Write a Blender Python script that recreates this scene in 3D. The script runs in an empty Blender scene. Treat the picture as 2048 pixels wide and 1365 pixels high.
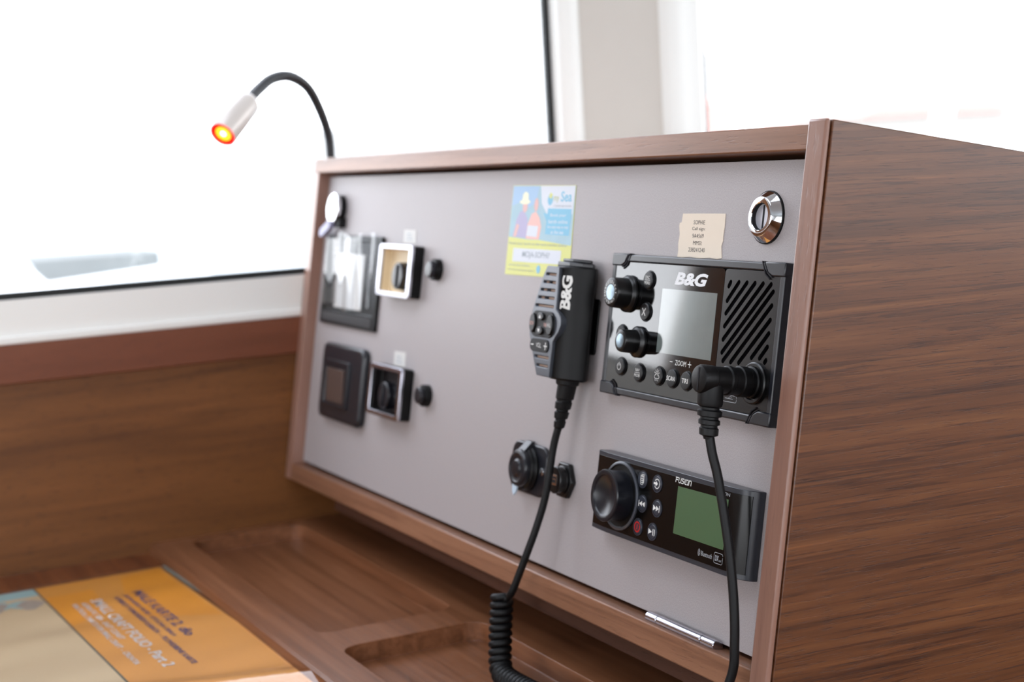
import bpy, bmesh, math, random
from mathutils import Matrix, Vector
random.seed(4)
S = bpy.context.scene
C = S.collection
K = 0.001                      # all coordinates below are millimetres
PI = math.pi
TILT = math.radians(10)        # the instrument console leans back by ten degrees
CT, ST = math.cos(TILT), math.sin(TILT)
# console frame: X along the console, Y up its face, Z out of its face
MP = Matrix(((1, 0, 0), (0, ST, -CT), (0, CT, ST)))
MW = Matrix.Identity(3)

# ---------------------------------------------------------------- camera
cam = bpy.data.cameras.new('camera')
camo = bpy.data.objects.new('camera', cam)
C.objects.link(camo)
RC = Matrix(((0.449355, -0.078603, 0.889889), (0.891572, 0.102335, -0.441166), (-0.056390, 0.991640, 0.116065)))
camo.matrix_world = Matrix.Translation((1.555927, -0.520956, 0.303849)) @ RC.to_4x4()
cam.lens = 55.798
cam.sensor_width = 36
cam.clip_start = 0.02
cam.clip_end = 2000
cam.dof.use_dof = True
cam.dof.focus_distance = 0.965
cam.dof.aperture_fstop = 7.4
S.camera = camo

# ---------------------------------------------------------------- light and exposure
S.view_settings.view_transform = 'Standard'
S.view_settings.look = 'None'
S.view_settings.gamma = 1
S.view_settings.use_curve_mapping = False
S.view_settings.exposure = 0.24
try:
    S.cycles.use_denoising = True
    S.cycles.denoiser = 'OPENIMAGEDENOISE'
    S.cycles.max_bounces = 10
    S.cycles.diffuse_bounces = 5
    S.cycles.transparent_max_bounces = 16
    S.cycles.sample_clamp_indirect = 8
    S.cycles.caustics_reflective = False
except Exception:
    pass
w = bpy.data.worlds.new('sky')
S.world = w
w.use_nodes = True
nt = w.node_tree
nt.nodes.clear()
out = nt.nodes.new('ShaderNodeOutputWorld')
bg = nt.nodes.new('ShaderNodeBackground')
tc = nt.nodes.new('ShaderNodeTexCoord')
sx = nt.nodes.new('ShaderNodeSeparateXYZ')
rp = nt.nodes.new('ShaderNodeValToRGB')
rp.color_ramp.elements[0].position = 0.0
rp.color_ramp.elements[0].color = (0.95, 0.97, 1.0, 1)
rp.color_ramp.elements[1].position = 0.6
rp.color_ramp.elements[1].color = (0.82, 0.88, 1.0, 1)
nt.links.new(tc.outputs['Generated'], sx.inputs[0])
nt.links.new(sx.outputs['Z'], rp.inputs[0])
nt.links.new(rp.outputs[0], bg.inputs[0])
bg.inputs[1].default_value = 4.8
nt.links.new(bg.outputs[0], out.inputs[0])


def portal(loc, rot, sx_, sy_):
    l = bpy.data.lights.new('window_light_portal', 'AREA')
    l.shape = 'RECTANGLE'
    l.size = sx_
    l.size_y = sy_
    l.cycles.is_portal = True
    o = bpy.data.objects.new('window_light_portal', l)
    o.location = loc
    o.rotation_euler = rot
    C.objects.link(o)


portal((-0.07, -0.06, 0.56), (0, math.radians(-90), 0), 0.75, 0.8)
portal((0.42, -0.54, 1.15), (0, 0, 0), 0.68, 0.56)  # opening of the added ceiling hatch
portal((-0.07, 1.03, 0.56), (0, math.radians(-90), 0), 0.75, 1.0)
portal((2.67, -0.35, 0.56), (0, math.radians(90), 0), 0.75, 3.7)
portal((1.3, 1.67, 0.56), (math.radians(-90), 0, 0), 2.4, 0.75)
portal((1.3, -2.57, 0.56), (math.radians(90), 0, 0), 2.4, 0.85)


# ---------------------------------------------------------------- materials
def lin(c):
    r = []
    for v in c:
        v = v / 255.0
        r.append(v / 12.92 if v <= 0.04045 else ((v + 0.055) / 1.055) ** 2.4)
    return (r[0], r[1], r[2], 1)


def mat(name, col, rough=0.5, metal=0.0, emit=None, es=0.0, bump=0.0, bscale=400, coat=0.0, spec=0.5, var=0.0, vscale=30):
    m = bpy.data.materials.new(name)
    m.use_nodes = True
    n = m.node_tree
    b = n.nodes['Principled BSDF']
    c = lin(col)
    b.inputs['Base Color'].default_value = c
    b.inputs['Roughness'].default_value = rough
    b.inputs['Metallic'].default_value = metal
    b.inputs['Specular IOR Level'].default_value = spec
    b.inputs['Coat Weight'].default_value = coat
    b.inputs['Coat Roughness'].default_value = 0.05
    if emit:
        b.inputs['Emission Color'].default_value = (emit[0], emit[1], emit[2], 1)
        b.inputs['Emission Strength'].default_value = es
    t = n.nodes.new('ShaderNodeTexCoord')
    ns = n.nodes.new('ShaderNodeTexNoise')
    ns.inputs['Scale'].default_value = vscale
    ns.inputs['Detail'].default_value = 5
    n.links.new(t.outputs['Object'], ns.inputs['Vector'])
    if var > 0:
        mx = n.nodes.new('ShaderNodeMix')
        mx.data_type = 'RGBA'
        mx.inputs[6].default_value = tuple(v * (1 - var) for v in c[:3]) + (1,)
        mx.inputs[7].default_value = tuple(min(1, v * (1 + var)) for v in c[:3]) + (1,)
        n.links.new(ns.outputs['Fac'], mx.inputs[0])
        n.links.new(mx.outputs[2], b.inputs['Base Color'])
    if bump > 0:
        n2 = n.nodes.new('ShaderNodeTexNoise')
        n2.inputs['Scale'].default_value = bscale
        n2.inputs['Detail'].default_value = 3
        n.links.new(t.outputs['Object'], n2.inputs['Vector'])
        bp = n.nodes.new('ShaderNodeBump')
        bp.inputs['Strength'].default_value = bump
        bp.inputs['Distance'].default_value = 0.0004
        n.links.new(n2.outputs['Fac'], bp.inputs['Height'])
        n.links.new(bp.outputs[0], b.inputs['Normal'])
    return m


def wood(name, dark, mid, light, along='X', rot=(0, 0, 0), rough=0.42, fine=1.0, pores=0.6, streak=1.0, coat=0.0, offs=(0, 0, 0), spec=0.35, lines=0.0):
    m = bpy.data.materials.new(name)
    m.use_nodes = True
    n = m.node_tree
    L = n.links
    b = n.nodes['Principled BSDF']
    t = n.nodes.new('ShaderNodeTexCoord')
    m1 = n.nodes.new('ShaderNodeMapping')
    m1.inputs['Rotation'].default_value = rot
    m1.inputs['Location'].default_value = offs
    L.new(t.outputs['Object'], m1.inputs['Vector'])

    def mapped(a, c):
        mm = n.nodes.new('ShaderNodeMapping')
        sc = [c, c, c]
        sc['XYZ'.index(along)] = a
        mm.inputs['Scale'].default_value = sc
        L.new(m1.outputs[0], mm.inputs['Vector'])
        return mm

    def noise(mm, detail, dist=0.0, rg=0.6):
        q = n.nodes.new('ShaderNodeTexNoise')
        q.inputs['Scale'].default_value = 1
        q.inputs['Detail'].default_value = detail
        q.inputs['Roughness'].default_value = rg
        q.inputs['Distortion'].default_value = dist
        L.new(mm.outputs[0], q.inputs['Vector'])
        return q
    a = noise(mapped(3.2, 62 * fine), 6, 0.7, 0.62)
    r = n.nodes.new('ShaderNodeValToRGB')
    e = r.color_ramp.elements
    e[0].position = 0.28
    e[0].color = lin(dark)
    e[1].position = 0.74
    e[1].color = lin(light)
    k = e.new(0.5)
    k.color = lin(mid)
    L.new(a.outputs['Fac'], r.inputs[0])
    # dark annual streaks
    s = noise(mapped(2.6, 130 * fine), 4, 0.5, 0.6)
    sr = n.nodes.new('ShaderNodeMapRange')
    sr.inputs['From Min'].default_value = 0.54
    sr.inputs['From Max'].default_value = 0.64
    L.new(s.outputs['Fac'], sr.inputs['Value'])
    # short pores
    p = noise(mapped(70, 900 * fine), 2, 0.0, 0.5)
    pr = n.nodes.new('ShaderNodeMapRange')
    pr.inputs['From Min'].default_value = 0.6
    pr.inputs['From Max'].default_value = 0.68
    L.new(p.outputs['Fac'], pr.inputs['Value'])

    def darken(col, fac, amt, tint):
        mul = n.nodes.new('ShaderNodeMath')
        mul.operation = 'MULTIPLY'
        mul.inputs[1].default_value = amt
        L.new(fac, mul.inputs[0])
        mx = n.nodes.new('ShaderNodeMix')
        mx.data_type = 'RGBA'
        mx.blend_type = 'MULTIPLY'
        mx.inputs[7].default_value = tint
        L.new(mul.outputs[0], mx.inputs[0])
        L.new(col, mx.inputs[6])
        return mx.outputs[2]
    c1 = darken(r.outputs[0], sr.outputs[0], 0.62 * streak, (0.36, 0.3, 0.28, 1))
    c2 = darken(c1, pr.outputs[0], pores, (0.35, 0.3, 0.28, 1))
    if lines:
        q1 = noise(mapped(9, 330), 5, 0.9, 0.65)
        q2 = n.nodes.new('ShaderNodeMapRange')
        q2.inputs['From Min'].default_value = 0.545
        q2.inputs['From Max'].default_value = 0.60
        L.new(q1.outputs['Fac'], q2.inputs['Value'])
        c2 = darken(c2, q2.outputs[0], lines, (0.42, 0.34, 0.32, 1))
        q3 = noise(mapped(14, 620), 4, 0.4, 0.6)
        q4 = n.nodes.new('ShaderNodeMapRange')
        q4.inputs['From Min'].default_value = 0.60
        q4.inputs['From Max'].default_value = 0.68
        L.new(q3.outputs['Fac'], q4.inputs['Value'])
        c2 = darken(c2, q4.outputs[0], lines, (1.5, 1.45, 1.4, 1))
    L.new(c2, b.inputs['Base Color'])
    b.inputs['Roughness'].default_value = rough
    b.inputs['Specular IOR Level'].default_value = spec
    b.inputs['Coat Weight'].default_value = coat
    b.inputs['Coat Roughness'].default_value = 0.3
    bp = n.nodes.new('ShaderNodeBump')
    bp.inputs['Strength'].default_value = 0.35
    bp.inputs['Distance'].default_value = 0.0002
    bp.invert = True
    L.new(pr.outputs[0], bp.inputs['Height'])
    L.new(bp.outputs[0], b.inputs['Normal'])
    return m


def glassmat(name, tint=(1, 1, 1, 1), refl=0.06, rough=0.0, bump=0.0, bscale=20):
    m = bpy.data.materials.new(name)
    m.use_nodes = True
    n = m.node_tree
    n.nodes.clear()
    o = n.nodes.new('ShaderNodeOutputMaterial')
    t = n.nodes.new('ShaderNodeBsdfTransparent')
    t.inputs[0].default_value = tint
    g = n.nodes.new('ShaderNodeBsdfGlossy')
    g.inputs['Roughness'].default_value = rough
    f = n.nodes.new('ShaderNodeLayerWeight')      # 'Facing' behaves the same on both sides of a thin sheet
    f.inputs['Blend'].default_value = 0.5
    mx = n.nodes.new('ShaderNodeMixShader')
    pw = n.nodes.new('ShaderNodeMath')
    pw.operation = 'POWER'
    pw.inputs[1].default_value = 4.5
    n.links.new(f.outputs['Facing'], pw.inputs[0])
    ml = n.nodes.new('ShaderNodeMath')
    ml.operation = 'MULTIPLY_ADD'
    ml.inputs[1].default_value = 0.9 * refl
    ml.inputs[2].default_value = 0.04 * refl
    n.links.new(pw.outputs[0], ml.inputs[0])
    n.links.new(ml.outputs[0], mx.inputs[0])
    n.links.new(t.outputs[0], mx.inputs[1])
    n.links.new(g.outputs[0], mx.inputs[2])
    n.links.new(mx.outputs[0], o.inputs[0])
    if bump:
        tc_ = n.nodes.new('ShaderNodeTexCoord')
        ns = n.nodes.new('ShaderNodeTexNoise')
        ns.inputs['Scale'].default_value = bscale
        n.links.new(tc_.outputs['Object'], ns.inputs['Vector'])
        bp = n.nodes.new('ShaderNodeBump')
        bp.inputs['Strength'].default_value = bump
        bp.inputs['Distance'].default_value = 0.004
        n.links.new(ns.outputs['Fac'], bp.inputs['Height'])
        n.links.new(bp.outputs[0], g.inputs['Normal'])
    return m


M = {}
M['side_wood'] = wood('walnut_side_veneer', (72, 39, 17), (99, 57, 29), (120, 75, 41), 'Z', rot=(math.radians(-9), 0, 0), rough=0.45, fine=1.7, pores=0.6, streak=0.5, coat=0.75, lines=0.7)
M['rail_wood'] = wood('walnut_rail', (115, 79, 56), (137, 96, 73), (156, 113, 86), 'X', rough=0.36, fine=0.8, pores=0.25, streak=0.6, coat=0.1)
M['stile_wood'] = wood('walnut_lipping', (127, 91, 77), (143, 106, 90), (156, 120, 107), 'Y', rough=0.34, fine=0.8, pores=0.2, streak=0.3, coat=0.45)
M['batten_wood'] = wood('walnut_batten', (62, 38, 28), (78, 50, 38), (92, 60, 46), 'X', rough=0.5, fine=0.8, pores=0.3)
M['inner_wood'] = wood('walnut_inner', (58, 33, 23), (77, 44, 31), (91, 54, 39), 'Y', rough=0.5, fine=0.8, pores=0.3)
M['desk_wood'] = wood('walnut_desk', (90, 47, 26), (117, 67, 39), (139, 82, 49), 'X', rough=0.34, fine=1.2, pores=0.45, streak=0.5)
M['tray_wood'] = wood('walnut_tray', (98, 61, 38), (125, 80, 53), (143, 96, 67), 'X', rough=0.3, fine=1.5, pores=0.4, streak=0.45)
M['wall_wood'] = wood('walnut_wall', (90, 53, 24), (113, 70, 34), (129, 81, 42), 'Y', rough=0.45, fine=0.45, pores=0.4, streak=0.5)
M['trim_wood'] = wood('walnut_trim', (101, 56, 35), (114, 64, 42), (123, 72, 49), 'Y', rough=0.4, fine=0.5, pores=0.2, streak=0.2)
M['floor_wood'] = wood('teak_floor', (90, 58, 38), (120, 82, 56), (140, 100, 70), 'Y', rough=0.4, fine=0.3)
M['black_gap'] = mat('shadow_gap_black', (12, 11, 10), 0.9)
M['white'] = mat('white_gelcoat', (236, 235, 231), 0.3, var=0.02, vscale=4)
M['beige_vinyl'] = mat('beige_vinyl', (205, 198, 190), 0.6, bump=0.2, bscale=300, var=0.02)
M['rubber'] = mat('window_rubber', (14, 15, 14), 0.7)
M['glass'] = glassmat('window_glass', (0.98, 0.98, 0.98, 1), 0.9)
M['chrome'] = mat('polished_chrome', (235, 235, 238), 0.07, 1.0)
M['chrome_soft'] = mat('satin_chrome', (196, 196, 206), 0.22, 1.0)
M['key_disc'] = mat('brushed_steel_disc', (196, 196, 204), 0.4, 0.4)
M['key_tab'] = mat('lavender_grey_tab', (150, 148, 176), 0.4)
M['badge'] = mat('tinted_mirror_badge', (112, 126, 136), 0.16, 1.0)
M['slot'] = mat('slot_black', (10, 6, 14), 0.8)
M['blk'] = mat('black_plastic', (8, 8, 9), 0.45, spec=0.25, bump=0.15, bscale=1500)
M['blk_satin'] = mat('satin_black_plastic', (13, 13, 14), 0.3, spec=0.4)
M['blk_matte'] = mat('matte_black_rubber', (8, 8, 9), 0.5, spec=0.3, bump=0.1, bscale=900)
M['blk_case'] = mat('black_case_plastic', (22, 24, 31), 0.32, spec=0.6)
M['gloss'] = mat('gloss_black_face', (5, 5, 6), 0.07, spec=0.75, coat=0.25)
M['gloss2'] = mat('gloss_black_stereo_face', (6, 6, 6), 0.2, spec=0.35)
M['speaker_face'] = mat('speaker_black', (12, 12, 13), 0.25, spec=0.45)
M['ink'] = mat('white_ink', (226, 226, 222), 0.6)
M['ink_bright'] = mat('bright_ink', (225, 226, 228), 0.5)
M['ink_grey'] = mat('grey_ink', (165, 168, 172), 0.6)
M['ink_dark'] = mat('dark_ink', (45, 45, 48), 0.7)
M['ink_blue'] = mat('blue_ink', (68, 70, 116), 0.6)
M['red'] = mat('red_ink', (235, 50, 52), 0.5)
M['lcd'] = mat('grey_lcd', (104, 114, 112), 0.13, spec=1.0, coat=0.9, var=0.12, vscale=60)
M['lcd_green'] = mat('green_lcd', (72, 98, 66), 0.35, var=0.04)
M['stereo_case'] = mat('stereo_case_grey', (48, 51, 58), 0.3, spec=0.55)
M['btn'] = mat('button_rubber', (14, 15, 17), 0.4, spec=0.4)
M['btn2'] = mat('stereo_button', (46, 50, 60), 0.36)
M['grey_plate'] = mat('dark_grey_metal_plate', (74, 78, 86), 0.3, 0.3)
M['tan'] = mat('tan_mesh', (190, 160, 140), 0.5)
M['paper'] = mat('aged_paper', (226, 212, 194), 0.8, var=0.04, vscale=60)
M['tape'] = mat('white_tape', (205, 202, 197), 0.6)
M['brown_rocker'] = mat('brown_rocker', (78, 62, 56), 0.4)
M['blue_grey'] = mat('dark_blue_grey_plastic', (24, 25, 31), 0.3)
M['frame_grey'] = mat('charcoal_switch_plate', (28, 30, 36), 0.28)
M['tab_blue'] = mat('pale_blue_tab', (188, 206, 220), 0.35)
M['head'] = mat('pearl_lamp_head', (206, 198, 192), 0.3, 0.15)
M['neck'] = mat('gooseneck_black', (20, 20, 24), 0.42)


def panel_material():
    m = bpy.data.materials.new('grey_beige_laminate')
    m.use_nodes = True
    n = m.node_tree
    L = n.links
    b = n.nodes['Principled BSDF']
    t = n.nodes.new('ShaderNodeTexCoord')
    fine = n.nodes.new('ShaderNodeTexNoise')
    fine.inputs['Scale'].default_value = 1400
    fine.inputs['Detail'].default_value = 2
    L.new(t.outputs['Object'], fine.inputs['Vector'])
    r = n.nodes.new('ShaderNodeValToRGB')
    r.color_ramp.elements[0].position = 0.3
    r.color_ramp.elements[0].color = lin((155, 148, 148))
    r.color_ramp.elements[1].position = 0.7
    r.color_ramp.elements[1].color = lin((173, 166, 166))
    L.new(fine.outputs['Fac'], r.inputs[0])
    # faint smudges near the middle of the top edge
    st = n.nodes.new('ShaderNodeTexNoise')
    st.inputs['Scale'].default_value = 34
    st.inputs['Detail'].default_value = 6
    st.inputs['Roughness'].default_value = 0.7
    L.new(t.outputs['Object'], st.inputs['Vector'])
    mr = n.nodes.new('ShaderNodeMapRange')
    mr.inputs['From Min'].default_value = 0.56
    mr.inputs['From Max'].default_value = 0.72
    L.new(st.outputs['Fac'], mr.inputs['Value'])
    dv = n.nodes.new('ShaderNodeVectorMath')
    dv.operation = 'DISTANCE'
    dv.inputs[1].default_value = (0.600, 0.272, 0)
    L.new(t.outputs['Object'], dv.inputs[0])
    dr = n.nodes.new('ShaderNodeMapRange')
    dr.inputs['From Min'].default_value = 0.09
    dr.inputs['From Max'].default_value = 0.02
    L.new(dv.outputs['Value'], dr.inputs['Value'])
    ml = n.nodes.new('ShaderNodeMath')
    ml.operation = 'MULTIPLY'
    L.new(mr.outputs[0], ml.inputs[0])
    L.new(dr.outputs[0], ml.inputs[1])
    m2 = n.nodes.new('ShaderNodeMath')
    m2.operation = 'MULTIPLY'
    m2.inputs[1].default_value = 0.3
    L.new(ml.outputs[0], m2.inputs[0])
    mx = n.nodes.new('ShaderNodeMix')
    mx.data_type = 'RGBA'
    mx.inputs[7].default_value = lin((128, 122, 118))
    L.new(m2.outputs[0], mx.inputs[0])
    L.new(r.outputs[0], mx.inputs[6])
    L.new(mx.outputs[2], b.inputs['Base Color'])
    b.inputs['Roughness'].default_value = 0.5
    b.inputs['Specular IOR Level'].default_value = 0.45
    bp = n.nodes.new('ShaderNodeBump')
    bp.inputs['Strength'].default_value = 0.25
    bp.inputs['Distance'].default_value = 0.0002
    L.new(fine.outputs['Fac'], bp.inputs['Height'])
    L.new(bp.outputs[0], b.inputs['Normal'])
    return m


M['panel'] = panel_material()

# ---------------------------------------------------------------- mesh helpers (mm)
ORG = {}


def nb():
    return bmesh.new()


def box(bm, x0, x1, y0, y1, z0, z1, mi=0):
    v = [bm.verts.new((x, y, z)) for z in (z0, z1) for y in (y0, y1) for x in (x0, x1)]
    for q in ((0, 2, 3, 1), (4, 5, 7, 6), (0, 1, 5, 4), (2, 6, 7, 3), (0, 4, 6, 2), (1, 3, 7, 5)):
        f = bm.faces.new([v[i] for i in q])
        f.material_index = mi
    return v


def rrect(x0, x1, y0, y1, r, n=5):
    pts = []
    for cx, cy, a in ((x1 - r, y1 - r, 0), (x0 + r, y1 - r, 90), (x0 + r, y0 + r, 180), (x1 - r, y0 + r, 270)):
        for i in range(n + 1):
            t = math.radians(a + 90 * i / n)
            pts.append((cx + r * math.cos(t), cy + r * math.sin(t)))
    return pts


def circ(cx, cy, r, n=32, ry=None):
    return [(cx + r * math.cos(2 * PI * i / n), cy + (ry or r) * math.sin(2 * PI * i / n)) for i in range(n)]


def prism(bm, poly, z0, z1, mi=0, axis='Z', ztop=None):
    def P(a, b, c):
        if axis == 'Z':
            return (a, b, c)
        if axis == 'X':
            return (c, a, b)
        return (a, c, b)
    lo = [bm.verts.new(P(a, b, z0)) for a, b in poly]
    hi = [bm.verts.new(P(a, b, z1 if ztop is None else ztop(a, b))) for a, b in poly]
    n = len(poly)
    fs = [bm.faces.new(lo[::-1]), bm.faces.new(hi)]
    for i in range(n):
        fs.append(bm.faces.new((lo[i], lo[(i + 1) % n], hi[(i + 1) % n], hi[i])))
    for f in fs:
        f.material_index = mi
    return fs


def plate_with_holes(bm, outer, holes, ztop, zbot, zhole, mi=0, mih=0, floor=True, miw=None):
    """flat plate from zbot to ztop whose holes go down to zhole (with a floor)"""
    def loop(pts, z):
        return [bm.verts.new((a, b, z)) for a, b in pts]
    top = loop(outer, ztop)
    bot = loop(outer, zbot)
    n = len(outer)
    for i in range(n):
        bm.faces.new((bot[i], bot[(i + 1) % n], top[(i + 1) % n], top[i])).material_index = mi
    if floor:
        bm.faces.new(bot[::-1]).material_index = mi
    edges = [bm.edges.get((top[i], top[(i + 1) % n])) for i in range(n)]
    loops = []
    for h in holes:
        t = loop(h, ztop)
        loops.append(t)
        b = loop(h, zhole)
        m_ = len(h)
        for i in range(m_):
            bm.faces.new((t[i], t[(i + 1) % m_], b[(i + 1) % m_], b[i])).material_index = mi if miw is None else miw
        if floor:
            bm.faces.new(b).material_index = mih
        edges += [bm.edges.get((t[i], t[(i + 1) % m_])) for i in range(m_)]
    if len(holes) == 1 and len(holes[0]) == n:
        hv = loops[0]
        for i in range(n):
            bm.faces.new((top[i], top[(i + 1) % n], hv[(i + 1) % n], hv[i])).material_index = mi
        return
    r = bmesh.ops.triangle_fill(bm, use_beauty=True, use_dissolve=False, edges=edges)
    for g in r['geom']:
        if isinstance(g, bmesh.types.BMFace):
            g.material_index = mi


def lathe(bm, prof, c=(0, 0), n=40, mis=None, axis='Z', off=0):
    """prof: (radius, height) list; revolved about the axis through c"""
    rings = []
    for r, h in prof:
        ring = []
        if r < 1e-6:
            ring = [None]
            a, b = c
            p = (a, b, h) if axis == 'Z' else ((h, a, b) if axis == 'X' else (a, h, b))
            ring = [bm.verts.new(p)]
        else:
            for i in range(n):
                t = 2 * PI * i / n + off
                a, b = c[0] + r * math.cos(t), c[1] + r * math.sin(t)
                p = (a, b, h) if axis == 'Z' else ((h, a, b) if axis == 'X' else (a, h, b))
                ring.append(bm.verts.new(p))
        rings.append(ring)
    for k in range(len(rings) - 1):
        A, B = rings[k], rings[k + 1]
        mi = mis[k] if mis else 0
        for i in range(n):
            j = (i + 1) % n
            if len(A) == 1 and len(B) == 1:
                continue
            if len(A) == 1:
                f = bm.faces.new((A[0], B[j], B[i]))
            elif len(B) == 1:
                f = bm.faces.new((A[i], A[j], B[0]))
            else:
                f = bm.faces.new((A[i], A[j], B[j], B[i]))
            f.material_index = mi


def smooth_path(pts, sub=8):
    P = [Vector(p) for p in pts]
    P = [P[0] * 2 - P[1]] + P + [P[-1] * 2 - P[-2]]
    out_ = []
    for i in range(1, len(P) - 2):
        for k in range(sub):
            t = k / sub
            a, b, c, d = P[i - 1], P[i], P[i + 1], P[i + 2]
            out_.append(0.5 * ((2 * b) + (c - a) * t + (2 * a - 5 * b + 4 * c - d) * t * t + (3 * b - a - 3 * c + d) * t * t * t))
    out_.append(P[-2])
    return out_


def tube(bm, pts, r, n=12, mi=0, cap=True):
    """pts: Vectors; r: number or list"""
    N = len(pts)
    rings = []
    up = None
    for i, p in enumerate(pts):
        d = (pts[min(i + 1, N - 1)] - pts[max(i - 1, 0)]).normalized()
        if up is None:
            up = d.orthogonal().normalized()
        up = (up - d * up.dot(d)).normalized()
        s = d.cross(up)
        rr = r[i] if isinstance(r, (list, tuple)) else r
        rings.append([bm.verts.new(p + (up * math.cos(2 * PI * k / n) + s * math.sin(2 * PI * k / n)) * rr) for k in range(n)])
    for i in range(N - 1):
        for k in range(n):
            j = (k + 1) % n
            bm.faces.new((rings[i][k], rings[i][j], rings[i + 1][j], rings[i + 1][k])).material_index = mi
    if cap:
        bm.faces.new(rings[0][::-1]).material_index = mi
        bm.faces.new(rings[-1]).material_index = mi


def props(o, label=None, cat=None, group=None, kind=None):
    if label:
        o['label'] = label
    if cat:
        o['category'] = cat
    if group:
        o['group'] = group
    if kind:
        o['kind'] = kind


def finish(o, org, fr):
    R = MP if fr == 'P' else MW
    o.matrix_world = Matrix.Translation((R @ Vector(org)) * K) @ R.to_4x4()


def thing(name, label, cat, org, fr='P', group=None, kind=None):
    o = bpy.data.objects.new(name, None)
    o.empty_display_size = 0.02
    C.objects.link(o)
    finish(o, org, fr)
    props(o, label, cat, group, kind)
    ORG[o.name] = Vector(org)
    return o


def obj(name, bm, mats, parent=None, org=(0, 0, 0), fr='P', bevel=0, seg=2, smooth=35, label=None, cat=None, group=None, kind=None):
    """bm in absolute frame mm"""
    if parent is not None:
        org = ORG[parent.name]
    org = Vector(org)
    for v in bm.verts:
        v.co = (v.co - org) * K
    bmesh.ops.remove_doubles(bm, verts=bm.verts, dist=1e-7)
    bmesh.ops.recalc_face_normals(bm, faces=bm.faces)
    me = bpy.data.meshes.new(name)
    bm.to_mesh(me)
    bm.free()
    for m in (mats if isinstance(mats, (list, tuple)) else [mats]):
        me.materials.append(M[m] if isinstance(m, str) else m)
    if smooth:
        for p in me.polygons:
            p.use_smooth = True
        try:
            me.set_sharp_from_angle(angle=math.radians(smooth))
        except Exception:
            pass
    o = bpy.data.objects.new(name, me)
    C.objects.link(o)
    if parent is not None:
        o.parent = parent
    else:
        finish(o, org, fr)
    ORG[o.name] = org
    if bevel:
        b = o.modifiers.new('bevel', 'BEVEL')
        b.width = bevel * K
        b.segments = seg
        b.limit_method = 'ANGLE'
        b.angle_limit = math.radians(40)
        b.harden_normals = False
    props(o, label, cat, group, kind)
    return o


def text_mesh(txt, bold=0.0, shear=0.0, spacing=1.0):
    cu = bpy.data.curves.new('txt', 'FONT')
    cu.body = txt
    cu.size = 1
    cu.offset = bold
    cu.shear = shear
    cu.space_character = spacing
    cu.align_x = 'CENTER'
    cu.resolution_u = 3
    o = bpy.data.objects.new('txt', cu)
    C.objects.link(o)
    dg = bpy.context.evaluated_depsgraph_get()
    me = bpy.data.meshes.new_from_object(o.evaluated_get(dg))
    bpy.data.objects.remove(o)
    bpy.data.curves.remove(cu)
    return me


def add_text(bm, txt, x0, x1, y0, y1, z, mi=0, bold=0.0, shear=0.0, turn=0, spacing=1.0, xf=None):
    """fit the text's bounding box to x0..x1, y0..y1 on height z"""
    me = text_mesh(txt, bold, shear, spacing)
    xs = [v.co.x for v in me.vertices]
    ys = [v.co.y for v in me.vertices]
    ax, bx_, ay, by_ = min(xs), max(xs), min(ys), max(ys)
    vs = []
    for v in me.vertices:
        u, t = (v.co.x - ax) / (bx_ - ax), (v.co.y - ay) / (by_ - ay)
        if turn == 90:
            u, t = 1 - t, u
        p = (x0 + (x1 - x0) * u, y0 + (y1 - y0) * t, z)
        if xf:
            p = xf(p)
        vs.append(bm.verts.new(p))
    for p in me.polygons:
        try:
            bm.faces.new([vs[i] for i in p.vertices]).material_index = mi
        except Exception:
            pass
    bpy.data.meshes.remove(me)


def flat(bm, poly, z, mi=0):
    f = bm.faces.new([bm.verts.new((a, b, z)) for a, b in poly])
    f.material_index = mi


def stroke(bm, pts, wd, z, mi=0):
    for (a, b), (c, d) in zip(pts[:-1], pts[1:]):
        L_ = math.hypot(c - a, d - b) or 1
        ux, uy = (c - a) / L_, (d - b) / L_
        nx, ny = -uy * wd / 2, ux * wd / 2
        ex, ey = ux * wd * .35, uy * wd * .35
        flat(bm, [(a + nx - ex, b + ny - ey), (a - nx - ex, b - ny - ey), (c - nx + ex, d - ny + ey), (c + nx + ex, d + ny + ey)], z, mi)


def arc(cx, cy, r, a0, a1, n=14):
    return [(cx + r * math.cos(math.radians(a0 + (a1 - a0) * i / n)), cy + r * math.sin(math.radians(a0 + (a1 - a0) * i / n))) for i in range(n + 1)]


def capsule(a, b, r, n=6):
    (x0, y0), (x1, y1) = a, b
    ang = math.degrees(math.atan2(y1 - y0, x1 - x0))
    return arc(x1, y1, r, ang - 90, ang + 90, n) + arc(x0, y0, r, ang + 90, ang + 270, n)


# ================================================================ the cabin (world frame, mm)
def wobj(name, bm, mats, **kw):
    return obj(name, bm, mats, fr='W', **kw)


bm = nb()
box(bm, -60, 2660, -2560, 1660, -800, -760)
wobj('floor', bm, 'floor_wood', kind='structure')
bm = nb()
for a in ((-60, 80, -2560, 1660), (760, 2660, -2560, 1660), (80, 760, -2560, -820), (80, 760, -260, 1660)):
    box(bm, a[0], a[1], a[2], a[3], 1100, 1140)
wobj('ceiling', bm, 'white', kind='structure')
bm = nb()
box(bm, 80, 760, -820, -260, 1118, 1124)  # unseen ceiling hatch, added to bring more light down onto the chart table
wobj('added_light_hatch', bm, 'glass', kind='structure')

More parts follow.
